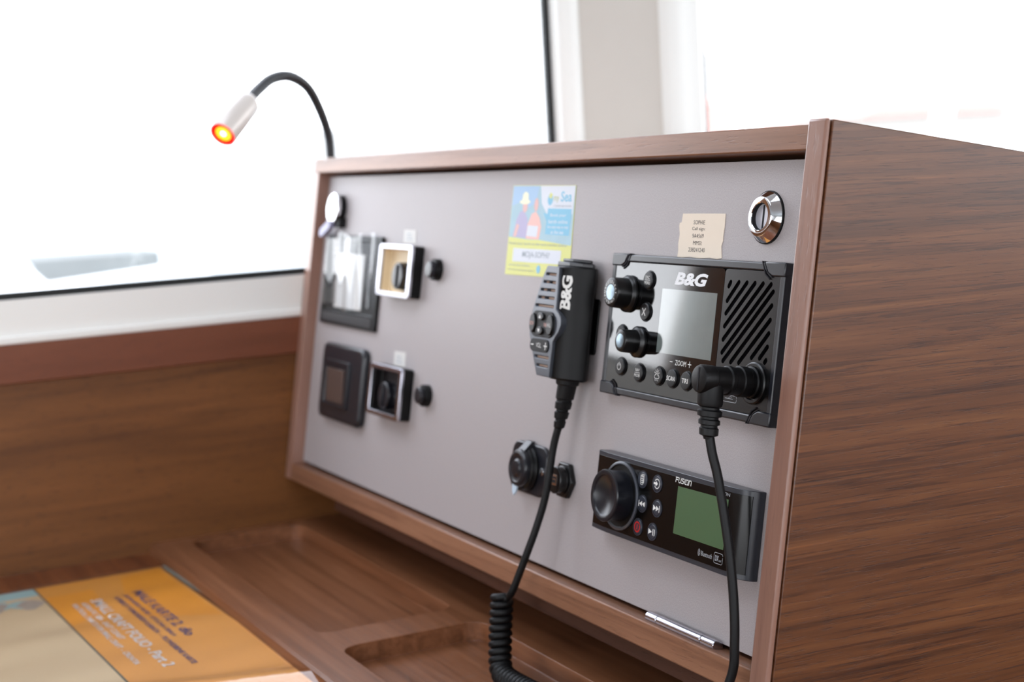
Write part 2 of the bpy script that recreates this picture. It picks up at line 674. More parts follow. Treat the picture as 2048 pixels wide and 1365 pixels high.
# left wall: wood below, white lining and two windows above
bm = nb()
box(bm, -60, -20, -2560, 1660, -760, 122, 0)
box(bm, -60, -20, -2560, 1660, 122, 193, 1)
box(bm, -60, -20, -2560, 1660, 930, 1100, 1)
box(bm, -60, -20, 332, 531, 193, 930, 1)
box(bm, -60, -20, -2560, -450, 193, 930, 0)
box(bm, -60, -20, 1560, 1660, 193, 930, 1)
wobj('wall_left', bm, ['wall_wood', 'white'], kind='structure')
bm = nb()
box(bm, -20, -14, -2560, 1600, 112.5, 150.5)
wobj('trim_1', bm, 'trim_wood', kind='structure', bevel=1.2)
bm = nb()
box(bm, -20, -15, -2560, 1600, 150.5, 158)
wobj('trim_2', bm, 'white', kind='structure', bevel=1.5)
# rounded window frames and soft lining of the post between the windows
bm = nb()
prism(bm, [(-20, 333), (-13, 336), (-10, 342), (-10, 356), (-14, 363), (-20, 366)], 193, 930)
wobj('trim_3', bm, 'white', kind='structure', bevel=1.5)
bm = nb()
prism(bm, [(-20, 468), (-12, 474), (-8, 484), (-9, 498), (-13, 506), (-13, 521), (-20, 530)], 193, 930)
wobj('trim_4', bm, 'white', kind='structure', bevel=2)
bm = nb()
box(bm, -20, -17.5, 364, 470, 193, 930)
wobj('trim_5', bm, 'beige_vinyl', kind='structure')


def window(name, y0, y1):
    root = bpy.data.objects.new(name, None)
    C.objects.link(root)
    root.location = (-0.04, (y0 + y1) / 2 * K, 0.193)
    root['kind'] = 'structure'
    ORG[root.name] = Vector((-40, (y0 + y1) / 2, 193))
    b_ = nb()
    for a in (box,):
        a(b_, -34, -26, y0, y1, 193, 199.5)
        a(b_, -34, -26, y0, y1, 923, 930)
        a(b_, -34, -26, y0, y0 + 6, 199.5, 923)
        a(b_, -34, -26, y1 - 6, y1, 199.5, 923)
    obj('window_gasket', b_, 'rubber', root)
    b_ = nb()
    box(b_, -32, -28, y0 + 2, y1 - 2, 195, 928)
    obj('window_pane', b_, 'glass', root)


window('window_1', -450, 332)
window('window_2', 531, 1560)

# front wall with windscreen
bm = nb()
box(bm, -20, 2620, 1620, 1660, -760, 193, 0)
box(bm, -20, 2620, 1620, 1660, 930, 1100, 1)
box(bm, -20, 100, 1620, 1660, 193, 930, 1)
box(bm, 2500, 2620, 1620, 1660, 193, 930, 1)
wobj('wall_front', bm, ['wall_wood', 'white'], kind='structure')
bm = nb()
box(bm, 100, 2500, 1638, 1642, 193, 930)
wobj('window_3', bm, 'glass', kind='structure')
# right wall
bm = nb()
box(bm, 2620, 2660, -2560, 1660, -760, 193, 0)
box(bm, 2620, 2660, -2560, 1660, 930, 1100, 1)
box(bm, 2620, 2660, -2560, -2200, 193, 930, 1)
box(bm, 2620, 2660, 1500, 1660, 193, 930, 1)
wobj('wall_right', bm, ['wall_wood', 'white'], kind='structure')
bm = nb()
box(bm, 2638, 2642, -2200, 1500, 193, 930)
wobj('window_4', bm, 'glass', kind='structure')
# back wall with companionway
bm = nb()
box(bm, -20, 2620, -2560, -2520, -760, 150, 0)
box(bm, -20, 2620, -2560, -2520, 960, 1100, 1)
box(bm, -20, 100, -2560, -2520, 150, 960, 1)
box(bm, 2500, 2620, -2560, -2520, 150, 960, 1)
wobj('wall_back', bm, ['wall_wood', 'white'], kind='structure')
bm = nb()
box(bm, 100, 2500, -2542, -2538, 150, 960)
wobj('window_5', bm, 'glass', kind='structure')

# ================================================================ chart table (world frame)
ct = thing('chart_table', 'brown walnut chart table with a recessed two-pocket pencil tray in front of the console', 'table', (400, -300, -760), 'W')
bm = nb()
box(bm, -19.8, 818, -760, -156, -95, -75)
box(bm, -19.8, 818, -156, 120, -95, -84)
obj('table_top', bm, 'desk_wood', ct)
bm = nb()
box(bm, -19.8, 818, -700, 110, -760, -95)
obj('cabinet_body', bm, 'wall_wood', ct)
bm = nb()
outer = [(-19.8, -157), (818, -157), (818, 110), (-19.8, 110)]
plate_with_holes(bm, outer, [rrect(0, 383, -125, -7, 13, 6), rrect(427, 800, -125, -5, 16, 6)], -65, -83.5, -80)
obj('organizer_tray', bm, 'tray_wood', ct, bevel=0.5)
bm = nb()
prism(bm, [(-157, -65), (-159.5, -66.2), (-163, -74.6), (-163, -75), (-157, -75)], -19.8, 818, axis='X')
obj('tray_lip', bm, 'tray_wood', ct)
bm = nb()
box(bm, -19.8, 818, 100, 112, -65, 30)
obj('backboard', bm, 'inner_wood', ct)

# ================================================================ instrument console (console frame)
cs = thing('instrument_console', 'walnut framed instrument console with a grey-beige front panel leaning back', 'console', (400, -19, -100))
bm = nb()
box(bm, -14, 819, 299.7, 314.6, -290, 12)
obj('top_board', bm, 'rail_wood', cs, bevel=1.0)
bm = nb()
box(bm, 0, 819, -18.6, -1.2, -120, 12)
obj('bottom_rail', bm, 'rail_wood', cs, bevel=1.2)
bm = nb()
box(bm, -16, 0, -18.6, 299.7, -160, 12)
obj('left_side_board', bm, 'stile_wood', cs, bevel=0.8)
bm = nb()
prism(bm, [(-170, 11.5), (316.6, 11.5), (316.6, -290), (-170, -290)], 819.5, 837, axis='X')
sidep = obj('side_panel', bm, 'side_wood', cs, bevel=0.6)
bm = nb()
box(bm, 819.3, 836.2, -170, 317, 11.9, 15.6)
obj('edge_lipping', bm, 'stile_wood', cs, bevel=1.6, seg=3)
bm = nb()
box(bm, 95, 819, -33, -18.6, -14, -3)
obj('lower_batten', bm, 'batten_wood', cs)
bm = nb()
box(bm, 0, 819, -18, 300, -40, -28)
obj('inner_backing', bm, 'black_gap', cs)
bm = nb()
box(bm, 0.8, 818.8, 1.6, 296.6, -16, 0)
fp = obj('front_panel', bm, 'panel', cs, bevel=0.4, label='grey-beige laminate front panel')
# the hinge sits on the lower edge
bm = nb()
segs = [(692, 704.7), (705.1, 755.6), (756, 770.5)]
for a, b in segs:
    lathe(bm, [(0, a), (3.0, a), (3.3, a + .4), (3.3, b - .4), (3.0, b), (0, b)], (0.9, 5.0), 20, axis='X')
for a, b in segs:
    box(bm, a + 1, b - 1, -3.2, 2.6, 0.0, 2.2)
obj('hinge', bm, 'chrome_soft', fp, label='polished chrome barrel hinge')


def lock(x, y, turned):
    b_ = nb()
    if not turned:
        lathe(b_, [(16.3, 0), (16.2, 1.2), (15.6, 1.5), (12.2, 6.2), (11.7, 6.6), (8.7, 6.8), (8.2, 6.4), (7.9, 3.6), (0, 3.6)], (x, y), 64,
              mis=[2, 2, 0, 0, 0, 0, 1, 3])
        box(b_, x - .8, x + .8, y - 7.2, y + 7.2, 3.2, 3.75, 1)
    else:
        # pulled out: dark barrel, bright face, lavender key tab hanging to the lower left
        lathe(b_, [(13.8, 0), (13.8, 6.5), (15.4, 7.0), (15.6, 10.2), (14.8, 10.8), (11.2, 10.9), (10.4, 10.0), (0, 10.0)], (x, y), 56,
              mis=[2, 2, 0, 0, 0, 0, 5])
        prism(b_, rrect(x - 3, x + 16, y - 19, y - 9, 2), 0, 8, 2)
        prism(b_, capsule((x - 1, y - 17), (x - 20, y - 25), 4.6), 8, 13, 4)
    obj('lock', b_, ['chrome', 'slot', 'blk', 'key_disc', 'key_tab', 'badge'], fp, label='round chrome slotted lock' if not turned else 'pulled-out round chrome lock with a lavender-grey key tab')


lock(769.5, 262, False)
lock(44.5, 263.6, True)

# ================================================================ call sign label
bm = nb()
pts = [(675.6, 263.7), (700, 263.9), (724.6, 264.0), (724.9, 256), (724.4, 250), (724.7, 247), (723.4, 243.5), (724.0, 241), (725.2, 236), (720, 235.2), (712, 235.9), (700, 235.1), (688, 235.7), (680, 235.0), (674, 235.2), (674.3, 240), (673.5, 244), (674.2, 250), (672.6, 255.5), (672.8, 257.5), (675.0, 258), (675.3, 261)]
prism(bm, pts[::-1], 0.05, 0.35, 0)
for t_, cx, y, wd in (('SOPHIE', 696, 258.2, 13), ('Call sign:', 696, 253.8, 15), ('9A4569', 696, 249.4, 13.2), ('MMSI:', 696.3, 244.9, 10.2), ('238241240', 696, 240.4, 19)):
    add_text(bm, t_, cx - wd / 2, cx + wd / 2, y - 1.35, y + 1.35, 0.42, 1)
obj('paper_label', bm, ['paper', 'ink_dark'], org=(700, 250, 0), label='cream paper label printed with call sign SOPHIE 9A4569, stuck above the marine radio', cat='label')

# ================================================================ poster sticker
M['st_sky'] = mat('sticker_sky_blue', (150, 182, 212), 0.5)
M['st_white'] = mat('sticker_white', (205, 209, 217), 0.5)
M['st_green'] = mat('sticker_yellow_green', (206, 207, 118), 0.5, var=0.06, vscale=20)
M['st_cyan'] = mat('sticker_cyan', (112, 178, 206), 0.5)
M['st_sea'] = mat('sticker_sea', (152, 184, 196), 0.5, var=0.1, vscale=60)
M['st_purple'] = mat('sticker_lilac', (168, 160, 192), 0.5)
M['st_pink'] = mat('sticker_coral', (226, 176, 166), 0.5)
M['st_skin'] = mat('sticker_skin', (214, 170, 164), 0.5)
M['st_cream'] = mat('sticker_cream', (232, 228, 196), 0.5)
M['st_grey'] = mat('sticker_grey_ink', (140, 150, 160), 0.5)
M['st_txt'] = mat('sticker_green_ink', (170, 178, 96), 0.5)
sm = ['st_green', 'st_sky', 'st_white', 'st_cyan', 'st_sea', 'st_purple', 'st_pink', 'st_skin', 'st_cream', 'st_grey', 'st_txt']
bm = nb()
prism(bm, [(424.8, 213.6), (530.6, 214.4), (527.6, 283.6), (425, 284.4)], 0.05, 0.3, 0)
z = 0.34
flat(bm, [(425.2, 243.6), (440, 243), (458, 242), (478, 242), (500, 240.6), (514, 239.6), (528.6, 238.8), (527.2, 283.2), (425.4, 284)], z, 4)
z += .03
flat(bm, [(425.6, 268), (440, 271), (452, 266), (466, 270), (470, 283.6), (425.6, 283.8)], z, 1)
flat(bm, [(472, 283.6), (527, 283.3), (526, 262), (496, 263), (486, 262), (476, 270)], z, 2)
z += .03
flat(bm, [(486, 246.6), (524, 246), (524.5, 266), (487, 266.4)], z, 3)                           # speech box
flat(bm, [(487, 262), (480, 263), (487, 256)], z, 3)
flat(bm, [(432, 243.6), (436, 257), (441, 263.5), (448, 264.5), (455, 258), (458, 243)], z, 5)     # person in a lilac top
flat(bm, [(455, 242.6), (456, 254), (461, 262), (468, 263.8), (475, 259), (479, 252), (477, 242.2)], z + .02, 6)  # person in a coral top
flat(bm, circ(449, 267.5, 4.2, 16, 4.6), z + .02, 7)
flat(bm, circ(467.5, 269, 3.6, 16, 5.2), z + .04, 7)
flat(bm, circ(448, 271.2, 9, 20, 1.9), z + .05, 8)
flat(bm, [(442.5, 271), (454, 271), (452.6, 277.5), (450, 279), (446, 279), (443.6, 277)], z + .06, 8)
flat(bm, [(455.5, 244.6), (473, 244), (474, 252.6), (456.5, 253)], z + .06, 2)
flat(bm, [(433, 244), (438, 244), (442, 253), (437, 254)], z + .06, 7)
flat(bm, circ(489.5, 273, 4.2, 20, 4.4), z + .02, 3)
flat(bm, [(486.6, 275), (489, 278.6), (492.6, 277), (491, 273.4)], z + .04, 0)
add_text(bm, 'my', 495, 503, 270.5, 275.5, z + .04, 10)
add_text(bm, 'Sea', 506, 523, 271.4, 279.2, z + .04, 3, bold=0.02)
add_text(bm, 'COMMUNICATION', 496, 523, 267.4, 268.8, z + .04, 9)
for t_, a, b, y in (('Book your', 492, 517, 260.8), ('berth online', 490, 520, 256.2), ('the easy way to stay', 489, 522, 251.9), ('at the sea', 495, 515, 248.3)):
    add_text(bm, t_, a, b, y - 1.2, y + 1.5, z + .03, 2, bold=0.01)
add_text(bm, 'Book your berth at the next marina online', 428, 522, 237.2, 239.6, z, 9)
flat(bm, rrect(435.6, 514.8, 224.3, 234.8, 1), z, 2)
add_text(bm, 'MOJA-SOPHI?', 452, 497, 226.8, 232.8, z + .04, 9, bold=0.01)
add_text(bm, 'www.sea-online', 430, 466, 221, 222.6, z, 9)
add_text(bm, 'info and booking for sailors', 430, 474, 217, 218.6, z, 9)
flat(bm, circ(481, 219.5, 3.2, 16), z, 3)
obj('sticker', bm, sm, org=(478, 250, 0), smooth=0, label='blue and yellow-green sticker picturing two people, stuck behind the hand microphone', cat='sticker')

# ================================================================ tape labels
for (pp, yy, lab) in (([(211.6, 233.6), (240.4, 233.5), (239.2, 245.6), (211.4, 245.7)], 240, 'small white tape label above the upper battery switch'),
                      ([(217, 121.6), (243.2, 121.6), (242, 135.2), (216, 134.4)], 128, 'small white tape label above the lower battery switch')):
    bm = nb()
    prism(bm, pp, 0.05, 0.35, 0)
    cx = (pp[0][0] + pp[1][0]) / 2
    for q in range(3):
        box(bm, cx - 8, cx + 7 - q * 2, pp[0][1] + 3 + q * 2.6, pp[0][1] + 3.7 + q * 2.6, .35, .4, 1)
    obj('tape_label', bm, ['tape', 'st_grey'], org=(cx, yy, 0), label=lab, cat='label', group='white tape labels on the console')

# ================================================================ rotary battery switches
def battery_switch(x0, x1, y0, y1, kx, ky, face, label):
    t = thing('battery_switch', label, 'switch', ((x0 + x1) / 2, (y0 + y1) / 2, 0), group='battery switches on the console')
    zf = 12.5
    b_ = nb()
    plate_with_holes(b_, rrect(x0, x1, y0, y1, 3.5), [rrect(x0 + 6.2, x1 - 6.2, y0 + 4.2, y1 - 4.2, 2)], zf - 2.5, 0, 1.8, 0, 1, miw=1)
    obj('body', b_, ['blk', face], t, bevel=0.6)
    b_ = nb()
    plate_with_holes(b_, rrect(x0 - .3, x1 + .3, y0 - .3, y1 + .3, 3.5), [rrect(x0 + 6, x1 - 6, y0 + 4, y1 - 4, 2)], zf, zf - 2.6, zf - 2.5, 0, 0, floor=False)
    obj('bezel', b_, 'chrome_soft', t, bevel=0.5)
    b_ = nb()
    lathe(b_, [(13, 1.9), (13, 3), (12.4, 3.4), (12.4, 9.4), (11.6, 10.2), (0, 10.4)], (kx, ky), 36)
    box(b_, kx - 1.8, kx + 1.8, ky - 10, ky + 10, 10.2, 12)
    obj('knob', b_, 'blue_grey', t, bevel=0.4)


M['sw_face'] = mat('cream_gloss_switch_face', (226, 206, 172), 0.45, spec=0.3)
M['sw_face_dark'] = mat('dark_gloss_switch_face', (22, 19, 20), 0.35, spec=0.25)
battery_switch(186, 262, 184, 231, 227, 203, 'sw_face', 'chrome-framed rotary battery switch with a cream face, right of the filmed display')
battery_switch(190, 265.5, 74.6, 121, 222, 93.5, 'sw_face_dark', 'chrome-framed rotary battery switch with a dark face, right of the charcoal switch plate')

# ================================================================ round push buttons
for cx, cy, lab in ((296, 211.8, 'round black push button right of the upper battery switch'), (299, 102, 'round black push button right of the lower battery switch')):
    t = thing('push_button', lab, 'button', (cx, cy, 0), group='round black push buttons')
    bm = nb()
    lathe(bm, [(9.6, 0), (9.6, 5), (9.2, 6), (7.6, 6.2), (7.6, 5), (0, 5)], (cx, cy), 32)
    obj('collar', bm, 'blk', t)
    bm = nb()
    lathe(bm, [(7.2, 4.8), (7.2, 9.4), (6.4, 10.4), (0, 10.8)], (cx, cy), 32)
    obj('cap', bm, 'blue_grey', t)

# ================================================================ film-covered display
t = thing('display_panel', 'black framed display covered by crinkled clear film with a white paper, under the left lock', 'display', (96, 192, 0))
bm = nb()
plate_with_holes(bm, rrect(19, 168.6, 147.5, 237.6, 2), [rrect(27, 160, 162, 232, 1)], 3.6, 0, 2.4, 0, 1)
obj('frame', bm, ['blk', 'blk'], t, bevel=0.5)
bm = nb()
box(bm, 27, 160, 150.5, 159.5, 3.6, 4.2)
obj('grey_strip', bm, 'frame_grey', t)
bm = nb()
box(bm, 55, 128, 165.5, 219.5, 2.6, 3.0)
obj('paper_card', bm, 'tape', t, label='white paper card')


def film(x0, x1, y0, y1, z0, nx, ny, amp, seed, curl=None):
    rnd = random.Random(seed)
    ph = [(rnd.uniform(.02, .11), rnd.uniform(-.03, .03), rnd.uniform(0, 6), rnd.uniform(.3, 1)) for _ in range(7)]
    b_ = nb()
    g = []
    for i in range(nx + 1):
        row = []
        for j in range(ny + 1):
            x = x0 + (x1 - x0) * i / nx
            y = y0 + (y1 - y0) * j / ny
            h = sum(a * math.sin(kx * x + ky * y + p) for kx, ky, p, a in ph) / 3
            if curl:
                x, y, h2 = curl(x, y, i / nx, j / ny)
                h += h2
            row.append(b_.verts.new((x, y, z0 + amp * (1 + h))))
        g.append(row)
    for i in range(nx):
        for j in range(ny):
            b_.faces.new((g[i][j], g[i + 1][j], g[i + 1][j + 1], g[i][j + 1]))
    return b_


M['film'] = glassmat('clear_crinkled_film', (0.93, 0.95, 0.97, 1), 1.5, 0.12)
bm = film(26, 162, 166, 239, 3.6, 60, 30, 1.6, 3, lambda x, y, u, v: (x, y + 3 * math.sin(u * 9), 2.0 * math.sin(u * 26 + v * 2) * (0.3 + 0.7 * (u > .6))))
obj('clear_film', bm, 'film', t, label='crinkled clear protective film', smooth=80)

# ================================================================ charcoal switch plate
t = thing('switch_plate', 'charcoal rounded switch plate with a brown rocker, below the filmed display', 'switch', (106, 92, 0))
bm = nb()
prism(bm, rrect(50, 161, 54.5, 130, 9, 6), 0, 8)
obj('plate', bm, 'frame_grey', t, bevel=3.2, seg=4)
bm = nb()
plate_with_holes(bm, rrect(62, 129, 68, 114, 2), [rrect(68, 123, 71, 108, 1)], 10, 7.5, 8.6, 0, 0)
obj('bezel', bm, 'blue_grey', t, bevel=0.6)
bm = nb()
prism(bm, [(74, 73), (119, 73), (119, 106), (74, 106)], 8.6, 10, ztop=lambda a, b: 9.2 + (b - 73) * .05)
obj('rocker', bm, 'brown_rocker', t, bevel=0.4)

# ================================================================ 12 volt socket with cap
t = thing('power_socket', 'black 12 volt socket with a strapped round cap, left of the microphone cord', 'socket', (503, 70, 0))
bm = nb()
prism(bm, rrect(474, 531, 50, 88, 10, 6), 0, 3.4)
obj('plate', bm, 'blue_grey', t, bevel=1)
bm = nb()
lathe(bm, [(17.5, 3), (17.5, 5), (16.5, 6), (16, 8), (14.5, 9), (0, 9)], (502.6, 69.3), 40)
obj('socket_ring', bm, 'blk', t)
bm = nb()
lathe(bm, [(14.2, 9), (14.2, 12), (13, 13.4), (11, 13.8), (10, 13.2), (6.5, 13.2), (5.6, 14.4), (0, 14.8)], (502.6, 69.3), 40)
prism(bm, [(497, 80), (508, 80), (507, 90), (498, 90)], 2, 14, ztop=lambda a, b: 13.4 - (b - 80) * 0.9)
obj('cap', bm, 'blue_grey', t, bevel=0.4)
bm = nb()
prism(bm, [(496.5, 57), (505, 57), (503.5, 51), (500, 48), (497.5, 51)], 11, 12.6)
obj('pull_tab', bm, 'tab_blue', t, label='pale blue-white pull tab', bevel=0.3)
for sx_, sy_ in ((524.5, 69.5), (479, 69.5)):
    bm = nb()
    lathe(bm, [(3.1, 3.2), (2.8, 4.2), (0, 4.6)], (sx_, sy_), 16)
    obj('screw', bm, 'chrome', t, label='small steel screw')

# ================================================================ usb socket
t = thing('usb_socket', 'small black threaded usb socket with a six-sided nut, right of the 12 volt socket', 'socket', (561, 69.5, 0))
bm = nb()
prism(bm, circ(557.4, 68.9, 14.4, 6), 0, 4)
obj('nut', bm, 'blk_satin', t, bevel=1)
bm = nb()
lathe(bm, [(10.4, 3.8), (10.4, 5), (9.6, 5.4), (9.6, 9.2), (10, 9.6), (10, 10.2), (9.2, 10.8), (0, 10.8)], (557.4, 68.9), 36)
obj('barrel', bm, 'blk_satin', t)
bm = nb()
box(bm, 552.6, 562.2, 65.2, 72.8, 10.7, 11.1, 0)
box(bm, 554.2, 560.6, 66.8, 69, 11.1, 11.3, 1)
box(bm, 554.2, 560.6, 69.8, 71.2, 11.1, 11.3, 1)
obj('port', bm, ['chrome', 'slot'], t, label='bright metal port')

# ================================================================ marine vhf radio
vr = thing('vhf_radio', 'black marine VHF radio with two knobs, a grey screen and slanted speaker slots', 'radio', (703, 186, 0))
bm = nb()
plate_with_holes(bm, rrect(604, 802, 138.5, 234.8, 4), [rrect(608.5, 797.5, 143.6, 229.6, 3)], 7.2, 0, 5.0)
obj('frame', bm, 'blk_case', vr, bevel=2.2, seg=3)
for fx, fy in ((0, 0), (1, 0), (0, 1), (1, 1)):
    def cx_(a):
        return 802.4 - a if fx else 603.6 + a

    def cy_(b):
        return 235.2 - b if fy else 138.1 + b
    pl = [(0, 0), (21, 0), (17, 6.4), (12.6, 8.6), (0, 8.6)]
    bm = nb()
    prism(bm, [(cx_(a), cy_(b)) for a, b in pl], 0.2, 7.9)
    obj('corner_guard', bm, 'blk_case', vr, bevel=0.9)
    bm = nb()
    for dd in (0.0, 2.0):
        pl = [(21.6 + dd, -.2), (22.3 + dd, -.2), (18.0 + dd, 6.9 + dd * .5), (13.2 + dd, 9.4 + dd * .6), (12.9 + dd, 8.8 + dd * .6), (17.5 + dd, 6.3 + dd * .5)]
        prism(bm, [(cx_(a), cy_(b)) for a, b in pl], 5, 7.45)
    obj('frame_seam', bm, 'slot', vr)
bm = nb()
prism(bm, rrect(608.7, 740, 143.8, 229.4, 2.6), 5.0, 6.6)
obj('faceplate', bm, 'gloss', vr)
bm = nb()


st_ = [(747.0, 221.3), (755.6, 221.6), (764.0, 221.7), (772.3, 221.8), (780.5, 221.9), (788.5, 221.8), (791.3, 217.6), (791.3, 209.4), (791.3, 200.9), (791.3, 192.9), (791.3, 184.9), (791.2, 176.9)]
sb_ = [(745.4, 218.8), (745.2, 209.8), (745.2, 202.0), (745.1, 194.0), (745.1, 185.8), (745.2, 177.8), (747.3, 172.8), (755.6, 172.7), (764.0, 173.1), (776.6, 177.3), (784.7, 177.6), (790.2, 175.6)]
plate_with_holes(bm, rrect(740.4, 797.3, 143.8, 229.4, 2.6), [capsule(b, a, 1.55) for a, b in zip(st_, sb_)], 6.6, 5.0, 3.0, 0, 1)
obj('speaker_grille', bm, ['speaker_face', 'slot'], vr)
bm = nb()
box(bm, 670.3, 734, 171.6, 213.7, 6.6, 6.75)
obj('screen', bm, 'lcd', vr, label='reflective grey screen')
bm = nb()
zi = 6.68


def bg_logo(bm, x0, x1, y0, y1, z, mi=0, turn=False, xf=None):
    """heavy slanted B&G lettering"""
    add_text(bm, 'B&G', x0, x1, y0, y1, z, mi, bold=0.042, shear=0.0 if turn else 0.25, spacing=0.95, turn=90 if turn else 0, xf=xf)


bg_logo(bm, 684.0, 722.0, 216.9, 225.2, zi)
obj('brand_lettering', bm, 'ink_bright', vr, smooth=0)
bm = nb()
add_text(bm, 'ZOOM', 694.4, 707.2, 165.2, 168.6, zi)
stroke(bm, [(688.2, 167), (691, 167)], .5, zi)
stroke(bm, [(709.4, 167), (713, 167)], .5, zi)
stroke(bm, [(711.2, 165.2), (711.2, 168.8)], .5, zi)
obj('zoom_lettering', bm, 'ink', vr, smooth=0)
bm = nb()
stroke(bm, rrect(751.6, 766, 148.6, 152.6, 1.2, 3) + [(766, 150.6)], .35, zi + .05)
stroke(bm, [(754, 150.6), (762, 150.6)], .35, zi + .05)
stroke(bm, [(757, 150.6), (759, 151.8), (761, 151.8)], .3, zi + .05)
obj('usb_mark', bm, 'ink_grey', vr, smooth=0)


def rbtn(parent, cx, cy, r, z0, z1, icon, m='btn', ink='ink', ry=None):
    b_ = nb()
    for rr, h0, h1 in ((r + .75, z0, z0 + .5),):
        lathe(b_, [(rr, h0), (rr, h1), (r, h1)], (cx, cy), 36)
    lathe(b_, [(r, z0), (r, z1 - .6), (r - .6, z1 - .1), (r * .6, z1), (0, z1)], (cx, cy), 36)
    zz = z1 + .06
    icon(b_, cx, cy, zz)
    obj('button', b_, [m, ink], parent)


def two(a, b):
    def f(bm, cx, cy, z):
        add_text(bm, a, cx - 2.6, cx + 2.6, cy + .8, cy + 2.8, z, 1)
        stroke(bm, [(cx - 3.2, cy), (cx + 3.2, cy)], .3, z, 1)
        add_text(bm, b, cx - 3.4, cx + 3.4, cy - 2.9, cy - .8, z, 1)
    return f


def one(a, w_, h_):
    def f(bm, cx, cy, z):
        add_text(bm, a, cx - w_ / 2, cx + w_ / 2, cy - h_ / 2, cy + h_ / 2, z, 1, bold=0.01)
    return f


def power_icon(bm, cx, cy, z, s=1.0):
    stroke(bm, arc(cx, cy, 2.3 * s, 120, 420), .5 * s, z, 1)
    stroke(bm, [(cx, cy + .4 * s), (cx, cy + 2.9 * s)], .5 * s, z, 1)


def weather_icon(bm, cx, cy, z):
    stroke(bm, arc(cx, cy + 1.1, 1.6, -10, 190), .35, z, 1)
    for a in (20, 55, 90, 125, 160):
        t_ = math.radians(a)
        stroke(bm, [(cx + 2.2 * math.cos(t_), cy + 1.1 + 2.2 * math.sin(t_)), (cx + 3.3 * math.cos(t_), cy + 1.1 + 3.3 * math.sin(t_))], .35, z, 1)
    stroke(bm, arc(cx - 1.7, cy - .6, 1.1, 90, 270, 8) + [(cx + 1.8, cy - 1.7)] + arc(cx + 1.9, cy - .7, 1.0, -90, 120, 8) + arc(cx, cy + .2, 1.3, 10, 170, 8), .4, z, 1)
    for q in (-1.6, 0, 1.6):
        stroke(bm, [(cx + q, cy - 2.4), (cx + q, cy - 3.3)], .4, z, 1)


def x_icon(bm, cx, cy, z):
    stroke(bm, [(cx - 1.9, cy - 2.3), (cx + 1.9, cy + 2.3)], .7, z, 1)
    stroke(bm, [(cx - 1.9, cy + 2.3), (cx + 1.9, cy - 2.3)], .7, z, 1)


for cx, cy, ic in ((653.5, 218.3, two('DSC', 'MENU')), (653, 197, x_icon), (625.2, 180.4, two('VOL', 'SQL')), (628.4, 158.2, power_icon), (652.6, 156.2, two('NAV', 'MOB')),
                   (677.2, 156.4, weather_icon), (694, 156.4, one('SCAN', 9.5, 3)), (710.6, 156.4, one('TRI', 7, 3)), (727.2, 156.4, one('H/L', 7, 3))):
    rbtn(vr, cx, cy, 5.9, 6.4, 8.6, ic)


def radio_knob(cx, cy, rf, rb, rc, zt):
    b_ = nb()
    lathe(b_, [(rf - 1, 6.5), (rf, 7.0), (rf, 8.6), (rf - .8, 9.4), (rb + 1.6, 9.6), (rb + .4, 10.4), (rb, zt - 1.6), (rb - .5, zt - .5), (rb - 1.4, zt), (rc + .2, zt), (rc + .2, zt - .5), (0, zt - .5)], (cx, cy), 48)
    k = obj('knob', b_, 'blk_satin', vr)
    b_ = nb()
    lathe(b_, [(rc, zt - .5), (rc, zt), (rc * .3, zt + .15), (0, zt + .15)], (cx, cy), 40)
    obj('knob_badge', b_, 'badge', k, label='mirror-bright knob badge')
    return k


k1 = radio_knob(628.6, 207.9, 12.7, 10.2, 5.2, 21.5)
bm = nb()
for i, ch in enumerate('PUSH/SELECT CH/ENT'):
    if ch == ' ':
        continue
    a = math.radians(200 - i * 20)
    px_, py_ = 628.6 + 7.1 * math.cos(a), 207.9 + 7.1 * math.sin(a)

    def xf(p, a=a, px_=px_, py_=py_):
        dx, dy = p[0], p[1]
        r_ = a - PI / 2
        return (px_ + dx * math.cos(r_) - dy * math.sin(r_), py_ + dx * math.sin(r_) + dy * math.cos(r_), p[2])
    add_text(bm, ch, -.7, .7, -.9, .9, 21.6, 0, xf=xf)
obj('knob_lettering', bm, 'ink', k1, smooth=0)
radio_knob(647.4, 176.4, 10.6, 7.6, 4.6, 21.5)
bm = nb()
lathe(bm, [(12.6, 6.6), (12.6, 8.0), (11.8, 8.6), (10.2, 8.6), (9.8, 7.0), (0, 7.0)], (782.3, 162.4), 48)
obj('microphone_socket', bm, 'blk_satin', vr)

# ================================================================ marine stereo
sr_ = thing('marine_stereo', 'slim black marine stereo with a big dished knob and green screen, below the VHF radio', 'stereo', (706, 72, 0))


def sz(x):
    """front height across the stereo: flat with rounded ends"""
    a, b = 616.2, 796.9
    u = min(x - a, b - x)
    if u >= 22:
        return 12.4
    return 12.4 * math.sqrt(max(0, 1 - ((22 - u) / 22.0) ** 2.6)) if u > 0 else 0


bm = nb()
xs = [616.2, 616.6, 617.6, 619, 621, 624, 628, 633, 638] + list(range(645, 770, 12)) + [775, 780, 785, 789, 792, 794, 795.5, 796.5, 796.9]


